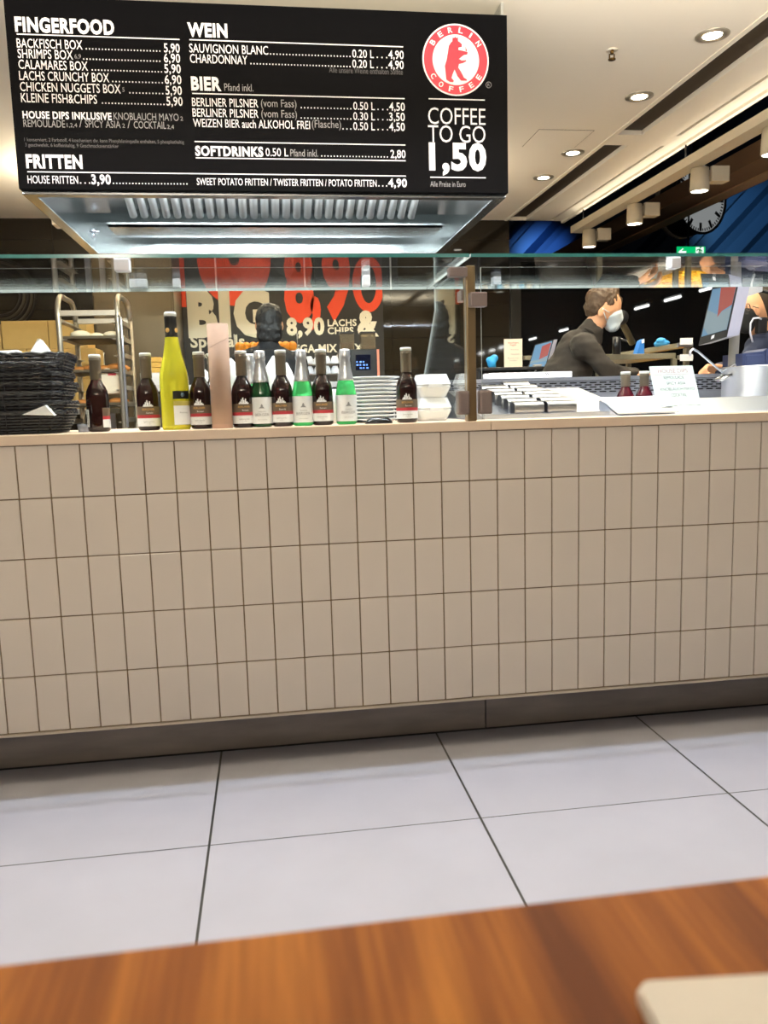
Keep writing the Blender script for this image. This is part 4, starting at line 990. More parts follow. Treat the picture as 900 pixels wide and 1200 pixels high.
def carton(u0, u1, v0, v1, y, l, dp=.28):
    a = at(u0, v1, y); b = at(u1, v0, y)
    t = thing('cardboard_box', l, 'box', ((a.x + b.x) / 2, y + dp / 2, a.z), 'cardboard boxes behind the baskets')
    MB().box((a.x, y, a.z), (b.x, y + dp, b.z), bev=.003).build('box_body', CARD, t)
    MB().box((a.x + .002, y + dp / 2 - .025, b.z), (b.x - .002, y + dp / 2 + .025, b.z + .0012)).box((a.x - .001, y + dp / 2 - .025, b.z - .06), (a.x, y + dp / 2 + .025, b.z)).build('packing_tape', mat('tape', srgb(186, 150, 90), .35), t)
    MB().box((a.x + .002, y + .002, b.z - .0005), (b.x - .002, y + dp / 2 - .03, b.z + .0008)).build('flap', CARD, t)
    return a.z
zt1 = 1.03
za = at(30, 409, 4.2).z; hb = (za - zt1) / 2
vv = lambda z: 0
def cz(x0u, x1u, z0_, z1_, l):
    xa = at(x0u, 408, 4.2).x; xb = at(x1u, 408, 4.2).x
    t = thing('cardboard_box', l, 'box', ((xa + xb) / 2, 4.34, z0_), 'cardboard boxes behind the baskets')
    MB().box((xa, 4.2, z0_), (xb, 4.48, z1_), bev=.003).build('box_body', CARD, t)
    MB().box((xa + .002, 4.20 + .115, z1_), (xb - .002, 4.365, z1_ + .0012)).build('packing_tape', mat('tape', srgb(186, 150, 90), .35), t)
    MB().box((xa + .002, 4.203, z1_ - .0003), (xb - .002, 4.31, z1_ + .0008)).build('flap', CARD, t)
zu = at(30, 376, 4.2).z
cz(-45, 2, za, zu - .02, 'cardboard box at the left picture edge in the upper row')
cz(3.5, 57.5, za, zu, 'big cardboard box in the upper row above the baskets')
cz(58.5, 103, za, zu, 'cardboard box in the upper row half behind the bakery trolley')
cz(-20, 30, za - hb, za - .002, 'cardboard box in the middle row behind the napkins, left one')
cz(31, 68, za - hb, za - .002, 'cardboard box in the middle row, beside the trolley post')
cz(69, 112, za - hb, za - .002, 'cardboard box in the middle row behind the trolley trays')
cz(-20, 45, zt1, za - hb - .002, 'cardboard box in the lowest row behind the basket stack')
cz(46, 112, zt1, za - hb - .002, 'cardboard box in the lowest row behind the trolley')
st = thing('steel_table', 'plain steel kitchen table carrying the cardboard boxes', 'table', (-1.0, 4.35, 0))
MB().box((-1.75, 4.1, zt1 - .04), (-.55, 4.75, zt1), bev=.004).build('table_top', STEEL, st)
for x in (-1.7, -.6):
    for y in (4.15, 4.7): MB().box((x - .02, y - .02, 0), (x + .02, y + .02, zt1 - .04)).build('leg', STEEL, st)
MB().box((-1.7, 4.15, .25), (-.6, 4.7, .28)).build('shelf', STEEL, st)

TAUPE = mat('brushed_taupe', srgb(92, 81, 62), .32, .55, noise=.10, scale=6, stretch=(40, 4, .6))
xa, xb = at(110, 380, 4.8).x, at(205, 380, 4.8).x
cb = thing('steel_cabinet', 'tall brushed steel cabinet left of the wall poster', 'cabinet', ((xa + xb) / 2, 5.1, 0))
MB().box((xa, 4.82, 0), (xb, 5.48, 2.35), bev=.004).build('cabinet_body', TAUPE, cb)
MB().box((xa + .01, 4.80, .12), (xb - .01, 4.82, 2.30), bev=.006).build('door', TAUPE, cb)
MB().tube([(xa + .06, 4.78, 1.0), (xa + .06, 4.765, 1.03), (xa + .06, 4.765, 1.45), (xa + .06, 4.78, 1.48), (xa + .06, 4.80, 1.48)], .010, 8).build('door_handle', STEEL, cb)
# emblem on the wall
ec = at(-2, 345, 5.49); er = at(43, 345, 5.49).x - ec.x
em = thing('wall_emblem', 'dark round relief emblem of curved ridges on the tiled wall', 'wall emblem', (ec.x, 5.49, ec.z - er))
Me = Matrix.Translation((ec.x, 5.499, ec.z)) @ Matrix.Rotation(PI / 2, 4, 'X')
EMB = mat('emblem_dark', srgb(34, 31, 27), .3, noise=.1); EMB2 = mat('emblem_ridge', srgb(62, 56, 46), .3, noise=.1)
for k, r_ in enumerate((1.0, .90, .80, .70, .60)):
    MB().lathe([(er * (r_ - .075), 0), (er * (r_ - .055), .018), (er * (r_ - .02), .018), (er * r_, 0)], (0, 0, 0), 56, M=Me, cap=False).build('ridge_ring', EMB2 if k % 2 else EMB, em)
sc = MB()
for k in range(7):
    a = PI / 2 - .25 + k * .52
    sc.lathe([(0, .012), (er * .10, .012), (er * .13, 0)], (0, 0, 0), 20, M=Me @ Matrix.Translation((er * .50 * math.cos(a), er * .50 * math.sin(a), 0)))
sc.build('scalloped_edge', EMB, em)

# wall poster --------------------------------------------------------------
PY = 5.485
pa = at(205, 452, PY); pb = at(447, 292, PY)
wp = thing('wall_poster', 'big black wall poster with cream and orange fish and chips prices', 'poster', ((pa.x + pb.x) / 2, PY, 1.0))
MB().box((pa.x, PY, 1.0), (pb.x, 5.499, pb.z)).build('poster_sheet', mat('poster_black', srgb(24, 21, 16), .55, noise=.06), wp)
CRT = mat('poster_cream', srgb(232, 224, 202), .6, noise=.03); ORT = mat('poster_orange', srgb(214, 66, 28), .6, noise=.04)
def pt_(s, u0, v0, u1, cap, off, mt, tilt=0.0, nm='poster_lettering', dy=.002):
    a = at(u0, v0, PY - dy); b = at(u1, v0, PY - dy)
    X = Vector((math.cos(tilt), 0, math.sin(tilt))); Z = Vector((-math.sin(tilt), 0, math.cos(tilt)))
    mb = MB(); put_text(mb, s, a, X, Z, (b.x - a.x), cap * mpp(PY) * 1.0, off, 0); mb.build(nm, mt, wp)
pt_('8', 334, 372, 369, 76, .05, ORT, .0, dy=.0015); pt_(',', 364, 366, 376, 70, .05, ORT, .0, dy=.0015); pt_('9', 379, 368, 412, 76, .05, ORT, .0, dy=.0015)
# the last nought is cut off by the poster's edge
a = at(414, 366, PY - .0015); z1_ = at(414, 300, PY).z
zz = MB(); R1 = (at(446, 330, PY).x - a.x) * .56; cx_ = a.x + R1; cz_ = (a.z + z1_) / 2; hz_ = (z1_ - a.z) / 2; pts = []
for k in range(41):
    ang = 2 * PI * k / 40; x = min(cx_ + R1 * math.cos(ang), pb.x - .004); pts.append((x, cz_ + hz_ * math.sin(ang), min(cx_ + R1 * .50 * math.cos(ang), pb.x - .004), cz_ + hz_ * .68 * math.sin(ang)))
vs = []; fs = []
for x, z, xi, zi in pts: vs += [(x, PY - .0015, z), (xi, PY - .0015, zi)]
for k in range(40): fs.append((2 * k, 2 * k + 2, 2 * k + 3, 2 * k + 1))
zz.add(vs, fs); zz.build('poster_lettering', ORT, wp)
a = at(274, 300, PY - .0012); rr = at(317, 300, PY).x - a.x
mb = MB(); vs = []; fs = []
for k in range(25):
    ang = -PI * k / 24
    for r_ in (rr, rr * .15): vs.append((a.x + r_ * math.cos(ang), PY - .0012, a.z - .02 + r_ * 1.28 * math.sin(ang)))
for k in range(24): fs.append((2 * k, 2 * k + 1, 2 * k + 3, 2 * k + 2))
mb.add(vs, fs).build('orange_shape', ORT, wp)
a = at(209.5, 360, PY); b = at(215, 300, PY); MB().box((a.x, PY - .0015, a.z), (b.x, PY, b.z)).build('orange_bar', ORT, wp)
pt_('BIG', 221, 391.8, 318, 45, .065, CRT, dy=.004); pt_('Specials', 223.5, 407, 287, 12.5, .03, CRT)
pt_('INGL', 233, 420, 249, 5.2, .02, CRT); pt_('IS', 243, 427, 250, 5.2, .02, CRT)
pt_('8,90', 336, 392, 380.5, 17.5, .045, CRT, dy=.004); pt_('LACHS', 384, 382.2, 418, 7.2, .028, CRT); pt_('CHIPS', 384, 391.4, 414.5, 7.2, .028, CRT); pt_('&', 419, 392.5, 444, 26, .055, CRT)
pt_('MEGA MIX BOX', 336, 413.5, 425, 8.6, .03, CRT)
pt_('WEDGES + 1 DIP', 336, 428, 425, 6, .025, CRT)

# back bar with coffee grinder, cups, oranges and toast
bbz = 1.17
bb = thing('back_bar', 'dark kitchen back bar with steel top under the wall poster', 'back bar', (.85, 3.9, 0))
xa, xb = at(165, 440, 3.6).x, at(470, 440, 3.6).x
MB().box((xa, 3.62, .10), (xb, 4.3, bbz - .04)).build('bar_body', BLACKM, bb)
MB().box((xa - .01, 3.58, bbz - .04), (xb + .01, 4.32, bbz), bev=.004).build('bar_top', STEEL, bb)
MB().box((xa, 3.68, 0), (xb, 4.28, .10)).build('plinth', BLACKP, bb)
for k in range(3):
    x0 = xa + (xb - xa) * k / 3 + .01; x1 = xa + (xb - xa) * (k + 1) / 3 - .01
    d = MB().box((x0, 3.60, .13), (x1, 3.62, bbz - .06), bev=.003).build('door', BLACKP, bb)
    MB().tube([(x1 - .05, 3.60, .7), (x1 - .05, 3.58, .72), (x1 - .05, 3.58, .95), (x1 - .05, 3.60, .97)], .006, 6).build('door_handle', STEEL, d)
def lift(v, y): return at(400, v, y).z
# coffee grinder
x0, x1 = at(412, 430, 3.7).x, at(444, 430, 3.7).x; zb = at(428, 409, 3.7).z
cg = thing('coffee_machine', 'black coffee machine with blue lit display and orange side strip', 'coffee machine', ((x0 + x1) / 2, 3.85, bbz))
MB().box((x0, 3.7, bbz), (x1, 4.05, zb), bev=.008).build('machine_body', BLACKP, cg)
MB().box((x1 - .012, 3.695, bbz + .02), (x1 + .004, 3.70, zb - .004)).build('side_strip', lightmat('strip_orange', (1.0, .30, .16), 1.2), cg)
dsp = MB().box((x0 + .03, 3.696, bbz + .08), (x1 - .06, 3.70, zb - .04)).build('display', mat('display_dark', (.004, .006, .02), .1, noise=0), cg)
k = MB()
for r_ in range(3):
    for c in range(4):
        if (r_, c) in ((0, 0), (2, 3)): continue
        k.box((x0 + .035 + c * .024, 3.6945, bbz + .09 + r_ * .022), (x0 + .035 + c * .024 + (.016 if (r_ + c) % 2 else .010), 3.696, bbz + .10 + r_ * .022))
k.build('display_signs', lightmat('display_blue', (.15, .35, 1.0), 2.0), dsp)
HOP = mat('hopper_clear', srgb(190, 170, 140), .1, noise=.05, trans=.75, ior=1.1); BEAN = mat('coffee_beans', srgb(92, 58, 30), .5, noise=.4, scale=60, bump=.5)
for i, (u0, u1) in enumerate(((399, 415), (423, 440))):
    xa, xb = at(u0, 405, 3.85).x, at(u1, 405, 3.85).x
    zh = at(410, 391, 3.85).z; z00 = zb if i else bbz + .30
    h = thing('bean_hopper', ('clear bean hopper left of the coffee machine top', 'clear bean hopper on top of the coffee machine')[i], 'bean hopper', ((xa + xb) / 2, 3.88, zb if i else bbz), 'bean hoppers')
    if not i: MB().box((xa - .015, 3.74, bbz), (xa + .085, 4.0, zb - .002), bev=.006).build('grinder_body', BLACKP, h)
    MB().box((xa, 3.83, zb + .001), (xb, 3.93, zh), bev=.006).build('hopper_glass', HOP, h)
    MB().box((xa + .006, 3.836, zb + .004), (xb - .006, 3.924, zb + (.06 if not i else .03)), bev=.004).build('beans', BEAN, h)
    MB().box((xa - .004, 3.826, zh), (xb + .004, 3.934, zh + .012), bev=.003).build('hopper_lid', BLACKP, h)
# cup rack with round white cups
x0, x1 = at(358, 430, 3.65).x, at(398, 430, 3.65).x
cr_ = thing('cup_rack', 'small metal rack holding upturned white cups behind the bottles', 'rack', ((x0 + x1) / 2, 3.7, bbz))
for z in (bbz + .06, bbz + .13): MB().box((x0, 3.62, z - .003), (x1, 3.82, z)).build('rack_shelf', STEEL, cr_)
for x in (x0, x1):
    for y in (3.63, 3.81): MB().tube([(x, y, bbz), (x, y, bbz + .20)], .005, 6).build('rack_post', STEEL, cr_)
nm = ['leftmost', 'second', 'third', 'rightmost']
for lv in (0, 1):
    for c in range(4):
        x = x0 + (x1 - x0) * (c + .5) / 4; z = bbz + .06 + .07 * lv
        mb = MB(); mb.lathe([(.030, 0), (.031, .012), (.027, .035), (.017, .052), (.017, .054), (0, .054)], (x, 3.68, z), 18)
        tag(mb.build('white_cup', WHITE, None, (x, 3.68, z)), 'upturned white cup on the %s shelf of the cup rack, %s' % (('lower', 'upper')[lv], ('leftmost', 'second from left', 'second from right', 'rightmost')[c]), 'cup', 'cups on the rack')
# oranges
ORG = mat('orange_fruit', srgb(232, 140, 32), .45, noise=.1, scale=60, bump=.08)
x0, x1 = at(275, 410, 3.7).x, at(349, 410, 3.7).x; zo = at(310, 411, 3.7).z
oc = thing('juice_display_case', 'clear case full of oranges on a stand behind the person in black', 'display case', ((x0 + x1) / 2, 3.85, bbz))
MB().box((x0 + .05, 3.76, bbz), (x1 - .05, 3.94, zo - .02), bev=.004).build('stand', WHITE, oc)
MB().box((x0, 3.72, zo - .02), (x1, 3.98, zo), bev=.004).build('case_base', WHITE, oc)
pane((x0, 3.722, zo), (x1, 3.725, zo + .12), GEDGEW, 'case_pane', oc, 'y')
for x in (x0, x1): MB().tube([(x, 3.724, zo), (x, 3.724, zo + .12)], .003, 6).build('case_edge', STEEL, oc)
for r_ in range(2):
    for c in range(9):
        x = x0 + .035 + (x1 - x0 - .07) * c / 8; mb = MB(); mb.ell((x, 3.775 + r_ * .075, zo + .035), .0345, 16, 10)
        tag(mb.build('orange', ORG, None, (x, 3.775 + r_ * .075, zo)), 'orange in the clear case, %s row, %s' % (('front', 'rear')[r_], ('leftmost', 'second from left', 'third from left', 'fourth from left', 'middle one', 'fourth from right', 'third from right', 'second from right', 'rightmost')[c]), 'orange', 'oranges in the clear case')
# toasted bread sticks in a tray
x0, x1 = at(164, 430, 3.65).x, at(193, 430, 3.65).x; z0_ = at(175, 437, 3.65).z
t = thing('bread_tray', 'steel tray of golden toasted bread pieces behind the second bottle', 'tray', ((x0 + x1) / 2, 3.72, bbz))
MB().box((x0, 3.62, bbz), (x1, 3.84, max(z0_, bbz + .012)), bev=.004).build('tray_body', STEEL, t)
TOA = mat('golden_toast', srgb(226, 176, 82), .7, noise=.2, scale=40, bump=.2)
k = 0; zt0 = max(z0_, bbz + .012)
for lv in range(3):
    for c in range(4 - lv // 2):
        x = x0 + .03 + c * (x1 - x0 - .06) / 3 + .012 * lv; z = zt0 + .036 * lv
        mb = MB(); mb.box((x - .022, 3.66, z + .0005), (x + .022, 3.76, z + .0345), bev=.006)
        tag(mb.build('toast_piece', TOA, None, (x, 3.7, z)), 'golden toast piece in the steel tray, %s layer, %s' % (('lowest', 'middle', 'top')[lv], ('leftmost', 'second from left', 'second from right', 'rightmost')[c]), 'bread', 'toast pieces in the steel tray')

# ------------------------------------------------------------------ people
def shape_mesh(shapes):
    """shapes: ('c', p0, p1, r0, r1) capsules, ('e', centre, radii, matrix or None) ellipsoids"""
    mb = MB()
    for sh in shapes:
        if sh[0] == 'c':
            _, a, b, r0, r1 = sh; a = Vector(a); b = Vector(b); d = b - a; n = 8
            t = d.normalized() if d.length > 1e-6 else Vector((0, 0, 1))
            pts = []; rs = []
            for k in range(7): f = -math.cos(PI / 2 * k / 6); pts.append(a + t * r0 * f); rs.append(max(r0 * math.sqrt(max(0, 1 - f * f)), .0004))
            for k in range(1, n): pts.append(a + d * k / n); rs.append(r0 + (r1 - r0) * k / n)
            for k in range(7): f = math.sin(PI / 2 * k / 6); pts.append(b + t * r1 * f); rs.append(max(r1 * math.sqrt(max(0, 1 - f * f)), .0004))
            mb.tube(pts, rs, 14)
        else:
            mb.ell(sh[1], sh[2], 20, 14, M=sh[3] if len(sh) > 3 else None)
    return mb
def blob(name, shapes, voxel, m_, parent, smooth=4, label=None, relief=None):
    o = shape_mesh(shapes).build(name, m_, parent, label=label)
    r = o.modifiers.new('r', 'REMESH'); r.mode = 'VOXEL'; r.voxel_size = voxel; r.use_smooth_shade = True
    q = o.modifiers.new('s', 'SMOOTH'); q.factor = .5; q.iterations = smooth
    dg = bpy.context.evaluated_depsgraph_get(); dg.update()
    me = bpy.data.meshes.new_from_object(o.evaluated_get(dg)); o.modifiers.clear()
    old = o.data; o.data = me; bpy.data.meshes.remove(old)
    if not me.materials: me.materials.append(m_)
    if relief:
        from mathutils import noise as NZ
        am, fx_, fy_, fz_ = relief
        nv = [(q_.co.copy(), q_.normal.copy()) for q_ in me.vertices]
        for q_, (c_, n_) in zip(me.vertices, nv):
            w_ = NZ.noise(Vector((c_.x * fx_, c_.y * fy_, c_.z * fz_))) + .5 * NZ.noise(Vector((c_.x * fx_ * 2.1 + 7, c_.y * fy_ * 2.1, c_.z * fz_ * 2.1)))
            q_.co = c_ + n_ * (am * w_)
    for p_ in me.polygons: p_.use_smooth = True
    return o
def hand(wr, d, pn, side, curl=.9, s_=1.0):
    """wrist, finger direction, palm normal (the side the fingers curl to), side +1/-1 for the thumb"""
    d = Vector(d).normalized(); pn = Vector(pn); pn = (pn - d * pn.dot(d)).normalized(); w = d.cross(pn) * side; wr = Vector(wr)
    out = []
    L = .085 * s_
    for k in range(4):
        off = w * (.027 - .018 * k) * s_
        out.append(('c', wr + off * .7, wr + d * L + off, .013 * s_, .0105 * s_))
        base = wr + d * L + off; ln = (.040, .045, .042, .034)[k] * s_; a = 0; p0 = base
        for j, f in enumerate((1.0, .65, .5)):
            a += curl * (.75 if j == 0 else 1.0)
            dd = d * math.cos(a) + pn * math.sin(a); p1 = p0 + dd * ln * f
            out.append(('c', p0, p1, (.0095 - .0008 * j) * s_, (.0088 - .0008 * j) * s_)); p0 = p1
    tb = wr + w * .026 * s_ + d * .022 * s_ ; t1 = tb + (w * .75 + d * .7 + pn * .35).normalized() * .042 * s_; t2 = t1 + (d * .8 + pn * .55 - w * .1).normalized() * .030 * s_
    out += [('c', tb, t1, .0135 * s_, .0105 * s_), ('c', t1, t2, .0105 * s_, .0085 * s_)]
    return out
def grow(shapes, g): return [('c', a[1], a[2], a[3] + g, a[4] + g) if a[0] == 'c' else ('e', a[1], tuple(r + g for r in a[2]), *a[3:]) for a in shapes]

def feet(x, y, fx, fy, sp, nx_, ny_):
    """legs from hips (x,y) to the ground; fx,fy facing, nx_,ny_ sideways"""
    legs = []; shoes = []
    for s_ in (-1, 1):
        hx, hy = x + nx_ * sp * s_, y + ny_ * sp * s_
        legs += [('c', (hx, hy, .90), (hx + fx * .03, hy + fy * .03, .50), .085, .060), ('c', (hx + fx * .03, hy + fy * .03, .50), (hx - fx * .01, hy - fy * .01, .09), .058, .042)]
        shoes += [('c', (hx - fx * .03, hy - fy * .03, .045), (hx + fx * .16, hy + fy * .16, .035), .044, .034)]
    return legs, shoes
# --- worker with the face mask
WY = 2.3
W = lambda u, v, dy=0.0: at(u, v, WY + dy)
wk = thing('person', 'person in charcoal shirt and white face mask, bending to the right behind the counter', 'person', (W(655, 470).x, WY, 0))
hip = Vector((W(657, 470).x, WY + .02, .95))
torso = [('c', hip, W(664, 440, .02), .135, .140), ('c', W(664, 440, .02), W(678, 411, .02), .140, .125), ('c', W(674, 408, .02), W(690, 396, .02), .105, .075),
         ('c', W(684, 405, -.13), W(684, 402, .17), .075, .075)]
armR = [('c', W(688, 407, -.16), W(712, 436, -.19), .064, .052), ('c', W(712, 436, -.19), W(742, 439, -.10), .050, .036)]
armL = [('c', W(690, 403, .19), W(714, 440, .20), .062, .050), ('c', W(714, 440, .20), W(744, 438, .12), .048, .034)]
hd_ = W(708.5, 359)
Rt = Matrix.Rotation(.42, 3, 'Y')
headS = [('e', hd_, (.096, .076, .104), Rt), ('c', W(713, 370), W(716, 379), .060, .040), ('c', W(723.5, 362), W(727, 370), .010, .014), ('e', W(704.5, 366, -.076), (.020, .010, .030), Rt), ('e', W(704.5, 366, .076), (.020, .010, .030), Rt),
         ('c', W(721, 359, -.03), W(721, 359, .03), .018, .018), ('c', W(688, 393), W(702, 372), .060, .052)]
lg_, sh_ = feet(hip.x, hip.y, 1, 0, .10, 0, 1)
hands = hand(W(744, 439, -.10), (1, .15, -.25), (0, .3, -1), -1, .5) + hand(W(746, 438, .12), (1, -.15, -.25), (0, -.3, -1), 1, .5)
blob('body', headS + [('c', hip, W(664, 440, .02), .12, .125), ('c', W(664, 440, .02), W(682, 406, .02), .125, .10)] + grow(armR + armL, -.012) + hands + lg_, .0065, SKIN, wk)
blob('shirt', torso + armR + armL + [('c', W(687, 397, .0), W(692, 388, 0), .082, .070), ('c', hip + Vector((0, 0, -.06)), hip, .15, .142)], .009, SHIRT, wk, 3, relief=(.011, 9, 9, 20))
k = MB(); fold = [((668, 397, -.155), (690, 412, -.225), (704, 428, -.245)), ((684, 398, -.165), (699, 414, -.23), (711, 427, -.245)), ((652, 424, -.10), (660, 412, -.125), (672, 404, -.135))]
cl2 = MB(); cl2.tube([W(685, 384, -.074), W(693, 388, -.078), W(699, 394, -.055)], [.006, .010, .007], 8); cl2.build('collar', SHIRT, wk)
blob('trousers', grow(lg_, .014) + [('c', hip + Vector((0, -.06, -.05)), hip + Vector((0, .06, -.05)), .125, .125)], .012, BLACKC, wk)
blob('shoes', sh_, .008, BLACKP, wk)
blob('hair', [('e', W(706, 352.5), (.100, .080, .076), Rt), ('e', W(697.5, 360), (.060, .074, .066), None), ('c', W(716, 346, -.02), W(724, 352, .0), .040, .026), ('c', W(702, 343, 0), W(718, 342.5, 0), .034, .036)], .006, HAIR, wk, 2, relief=(.007, 60, 60, 45))
blob('face_mask', [('c', W(715, 371), W(717.5, 380), .067, .046), ('c', W(723, 366), W(724, 373), .030, .032)], .006, MASK, wk, 3)
k = MB(); k.tube([W(706, 362, -.082), W(709, 370, -.079), W(711, 376, -.066)], .0024, 6).tube([W(706, 361, -.082), W(712, 365, -.075), W(718, 368, -.052)], .0024, 6); k.build('mask_strap', MASK, wk)
k = MB(); k.ell(W(720.2, 361.6, -.056), (.010, .006, .006)); k.build('eye', mat('eye_dark', (.02, .015, .01), .2, noise=0), wk)
k = MB(); k.tube([W(716.5, 358, -.066), W(720, 357.5, -.060), W(723.5, 359, -.040)], .0045, 6); k.build('eyebrow', HAIR, wk)
# --- person in black seen from behind
BYp = 3.0
B_ = lambda u, v, dy=0.0: at(u, v, BYp + dy)
pb_ = thing('person', 'person in black with short dark hair, seen from behind before the poster', 'person', (B_(314, 430).x, BYp, 0))
hip = Vector((B_(312, 430).x, BYp, .95)); 
sL, sR = B_(283, 426), B_(347, 426)
tor = [('c', hip, B_(313, 440), .15, .165), ('c', B_(302, 432), B_(326, 432), .14, .14), ('c', sL, sR, .075, .075), ('c', B_(314, 418), B_(315, 408), .10, .07)]
arL = [('c', sL, B_(272, 465, .05), .062, .05), ('c', B_(272, 465, .05), B_(283, 470, .30), .048, .036)]; arR = [('c', sR, B_(360, 465, .05), .062, .05), ('c', B_(360, 465, .05), B_(347, 470, .30), .048, .036)]
hc = B_(315.5, 379)
hS = [('e', hc, (.078, .096, .110), None), ('c', B_(315, 408), B_(315.5, 392), .058, .056), ('e', B_(330.5, 382), (.010, .02, .030), None), ('e', B_(300.5, 382), (.010, .02, .030), None), ('e', B_(315.5, 388, .06), (.055, .05, .05), None), ('e', B_(315.5, 384, .11), (.014, .02, .022), None)]
lg_, sh_ = feet(hip.x, hip.y, 0, 1, .10, 1, 0)
blob('body', hS + grow(tor, -.014) + grow(arL + arR, -.012) + hand(B_(283, 470, .30), (.2, 1, 0), (0, 0, -1), 1, .5) + hand(B_(347, 470, .30), (-.2, 1, 0), (0, 0, -1), -1, .5) + lg_, .0075, SKIN, pb_)
blob('jacket', tor + arL + arR, .010, BLACKC, pb_, 3, relief=(.008, 9, 9, 16))
blob('trousers', grow(lg_, .014) + [('c', hip + Vector((-.06, 0, -.05)), hip + Vector((.06, 0, -.05)), .125, .125)], .012, BLACKC, pb_)
blob('shoes', sh_, .008, BLACKP, pb_)
blob('hair', [('e', hc + Vector((0, -.010, .026)), (.084, .096, .098), None), ('c', B_(309, 393, -.036), B_(322, 393, -.036), .046, .046), ('c', B_(309, 385, -.05), B_(322, 385, -.05), .046, .046), ('c', B_(311, 364), B_(322, 363), .04, .034)], .007, HAIRB, pb_, 2, relief=(.006, 55, 55, 40))
# --- person at the right edge with glasses and black mask
RY = 2.05
Q = lambda u, v, dy=0.0: at(u, v, RY + dy)
pr = thing('person', 'person with glasses, black mask and dark hood leaning behind the blue till box', 'person', (Q(900, 430).x, RY, 0))
hip = Vector((Q(912, 470).x, RY + .05, .95))
tor = [('c', hip, Q(908, 435, .03), .135, .14), ('c', Q(908, 435, .03), Q(900, 402, .0), .13, .10), ('c', Q(889, 408, -.02), Q(918, 402, .10), .078, .078)]
arR = [('c', Q(918, 404, .10), Q(928, 445, .10), .060, .05), ('c', Q(928, 445, .10), Q(905, 450, -.10), .046, .036)]
arL = [('c', Q(887, 410, -.04), Q(868, 437, -.12), .060, .050), ('c', Q(868, 437, -.12), Q(843, 432, -.26), .046, .035)]
hc = Q(883, 362, -.02); Rh = Matrix.Rotation(-.45, 3, 'Y')
hS = [('e', hc, (.094, .078, .106), Rh), ('c', Q(878, 371, -.03), Q(875, 379, -.03), .058, .042), ('c', Q(868.5, 365, -.05), Q(866.5, 372, -.055), .011, .015), ('e', Q(888, 364, -.10), (.02, .010, .028), Rh), ('c', Q(896, 394, 0), Q(887, 374, -.01), .060, .052)]
lg_, sh_ = feet(hip.x, hip.y, -1, 0, .10, 0, 1)
fist = hand(Q(842, 432, -.26), (-1, -.15, .0), (0, -.45, -.75), -1, 1.15, 1.05)
blob('body', hS + grow(tor, -.014) + grow(arL + arR, -.011) + fist + hand(Q(905, 450, -.10), (-.6, -.8, 0), (0, 0, -1), 1, .6) + lg_, .006, SKIN, pr)
blob('jacket', tor + [('c', a[1], a[2], a[3], a[4]) for a in arR + arL], .009, NAVY, pr, 3, relief=(.008, 9, 9, 16))
blob('trousers', grow(lg_, .014) + [('c', hip + Vector((0, -.06, -.05)), hip + Vector((0, .06, -.05)), .125, .125)], .012, BLACKC, pr)
blob('shoes', sh_, .008, BLACKP, pr)
blob('hood', [('e', Q(895.5, 356, -.012), (.098, .104, .115), Rh), ('c', Q(897, 372, .03), Q(901, 392, .03), .085, .09), ('c', Q(876, 346.5, -.02), Q(868, 347, -.03), .045, .02)], .008, mat('hood_brown', srgb(44, 34, 22), .85, noise=.15), pr, 3)
blob('face_mask', [('c', Q(876.5, 371, -.035), Q(874, 381, -.035), .064, .047), ('c', Q(869.5, 370, -.05), Q(868, 376, -.05), .026, .026)], .006, BLACKC, pr, 3)
gm_ = MB(); c0 = Q(878.5, 360.5, -.115)
def ring(c, ax, ay, rx_, rz_): return [c + ax * (rx_ * math.cos(2 * PI * k / 20)) + ay * (rz_ * math.sin(2 * PI * k / 20)) for k in range(20)]
gx = Vector((1, .75, 0)).normalized(); gz = (Vector((0, 0, 1)) + gx * -.25).normalized()
gm_.tube(ring(Q(877, 360, -.105), gx, gz, .024, .019), .0022, 6, closed=True).tube(ring(Q(869, 360.5, -.055), gx, gz, .016, .018), .0022, 6, closed=True).tube([Q(882, 359, -.112), Q(889, 361, -.108)], .0022, 6)
gm_.build('glasses', BLACKP, pr)

# ------------------------------------------------------------------ station behind the ledge on the right
def slab(t, lo, hi, name, m_, bev=.004): return MB().box(lo, hi, bev=bev).build(name, m_, t)
rx0, rx1 = at(800, 450, 1.3).x, 3.6
rc = thing('till_counter', 'steel till counter behind the vent ledge, under the blue till box', 'counter', ((rx0 + rx1) / 2, 1.5, 0))
slab(rc, (rx0, 1.12, .96), (rx1, 1.72, .985), 'counter_top', STEEL); slab(rc, (rx0 + .02, 1.14, .08), (rx1 - .02, 1.70, .96), 'counter_body', BLACKM); slab(rc, (rx0 + .04, 1.18, 0), (rx1 - .04, 1.66, .08), 'plinth', BLACKP)
BLUE = mat('till_blue', srgb(52, 62, 96), .42, noise=.08, scale=10)
a = at(869, 450, 1.22); b = at(869, 412, 1.22); x1_ = at(960, 430, 1.22).x
tb_ = thing('till_box', 'dark blue till box at the right edge under the big touch screen', 'till box', ((a.x + x1_) / 2, 1.4, .985))
mb = MB(); mb.prism([(a.x, 1.22, .985), (a.x, 1.22, b.z - .008), (a.x + .10, 1.22, b.z), (a.x + .12, 1.22, b.z + .012), (x1_, 1.22, b.z + .03), (x1_, 1.22, .985)], (0, .16, 0)); mb.build('box_body', BLUE, tb_)
slab(tb_, (a.x + .015, 1.212, .995), (a.x + .10, 1.22, b.z - .016), 'drawer_front', BLUE, .003)
slab(tb_, (a.x + .112, 1.212, .995), (x1_ - .01, 1.22, b.z + .006), 'drawer_front', BLUE, .003)
MB().lathe([(0, 0), (.007, 0), (.007, .006), (0, .006)], (0, 0, 0), 14, M=Matrix.Translation((a.x + .075, 1.212, 1.06)) @ Matrix.Rotation(PI / 2, 4, 'X')).build('drawer_lock', STEELW, tb_)
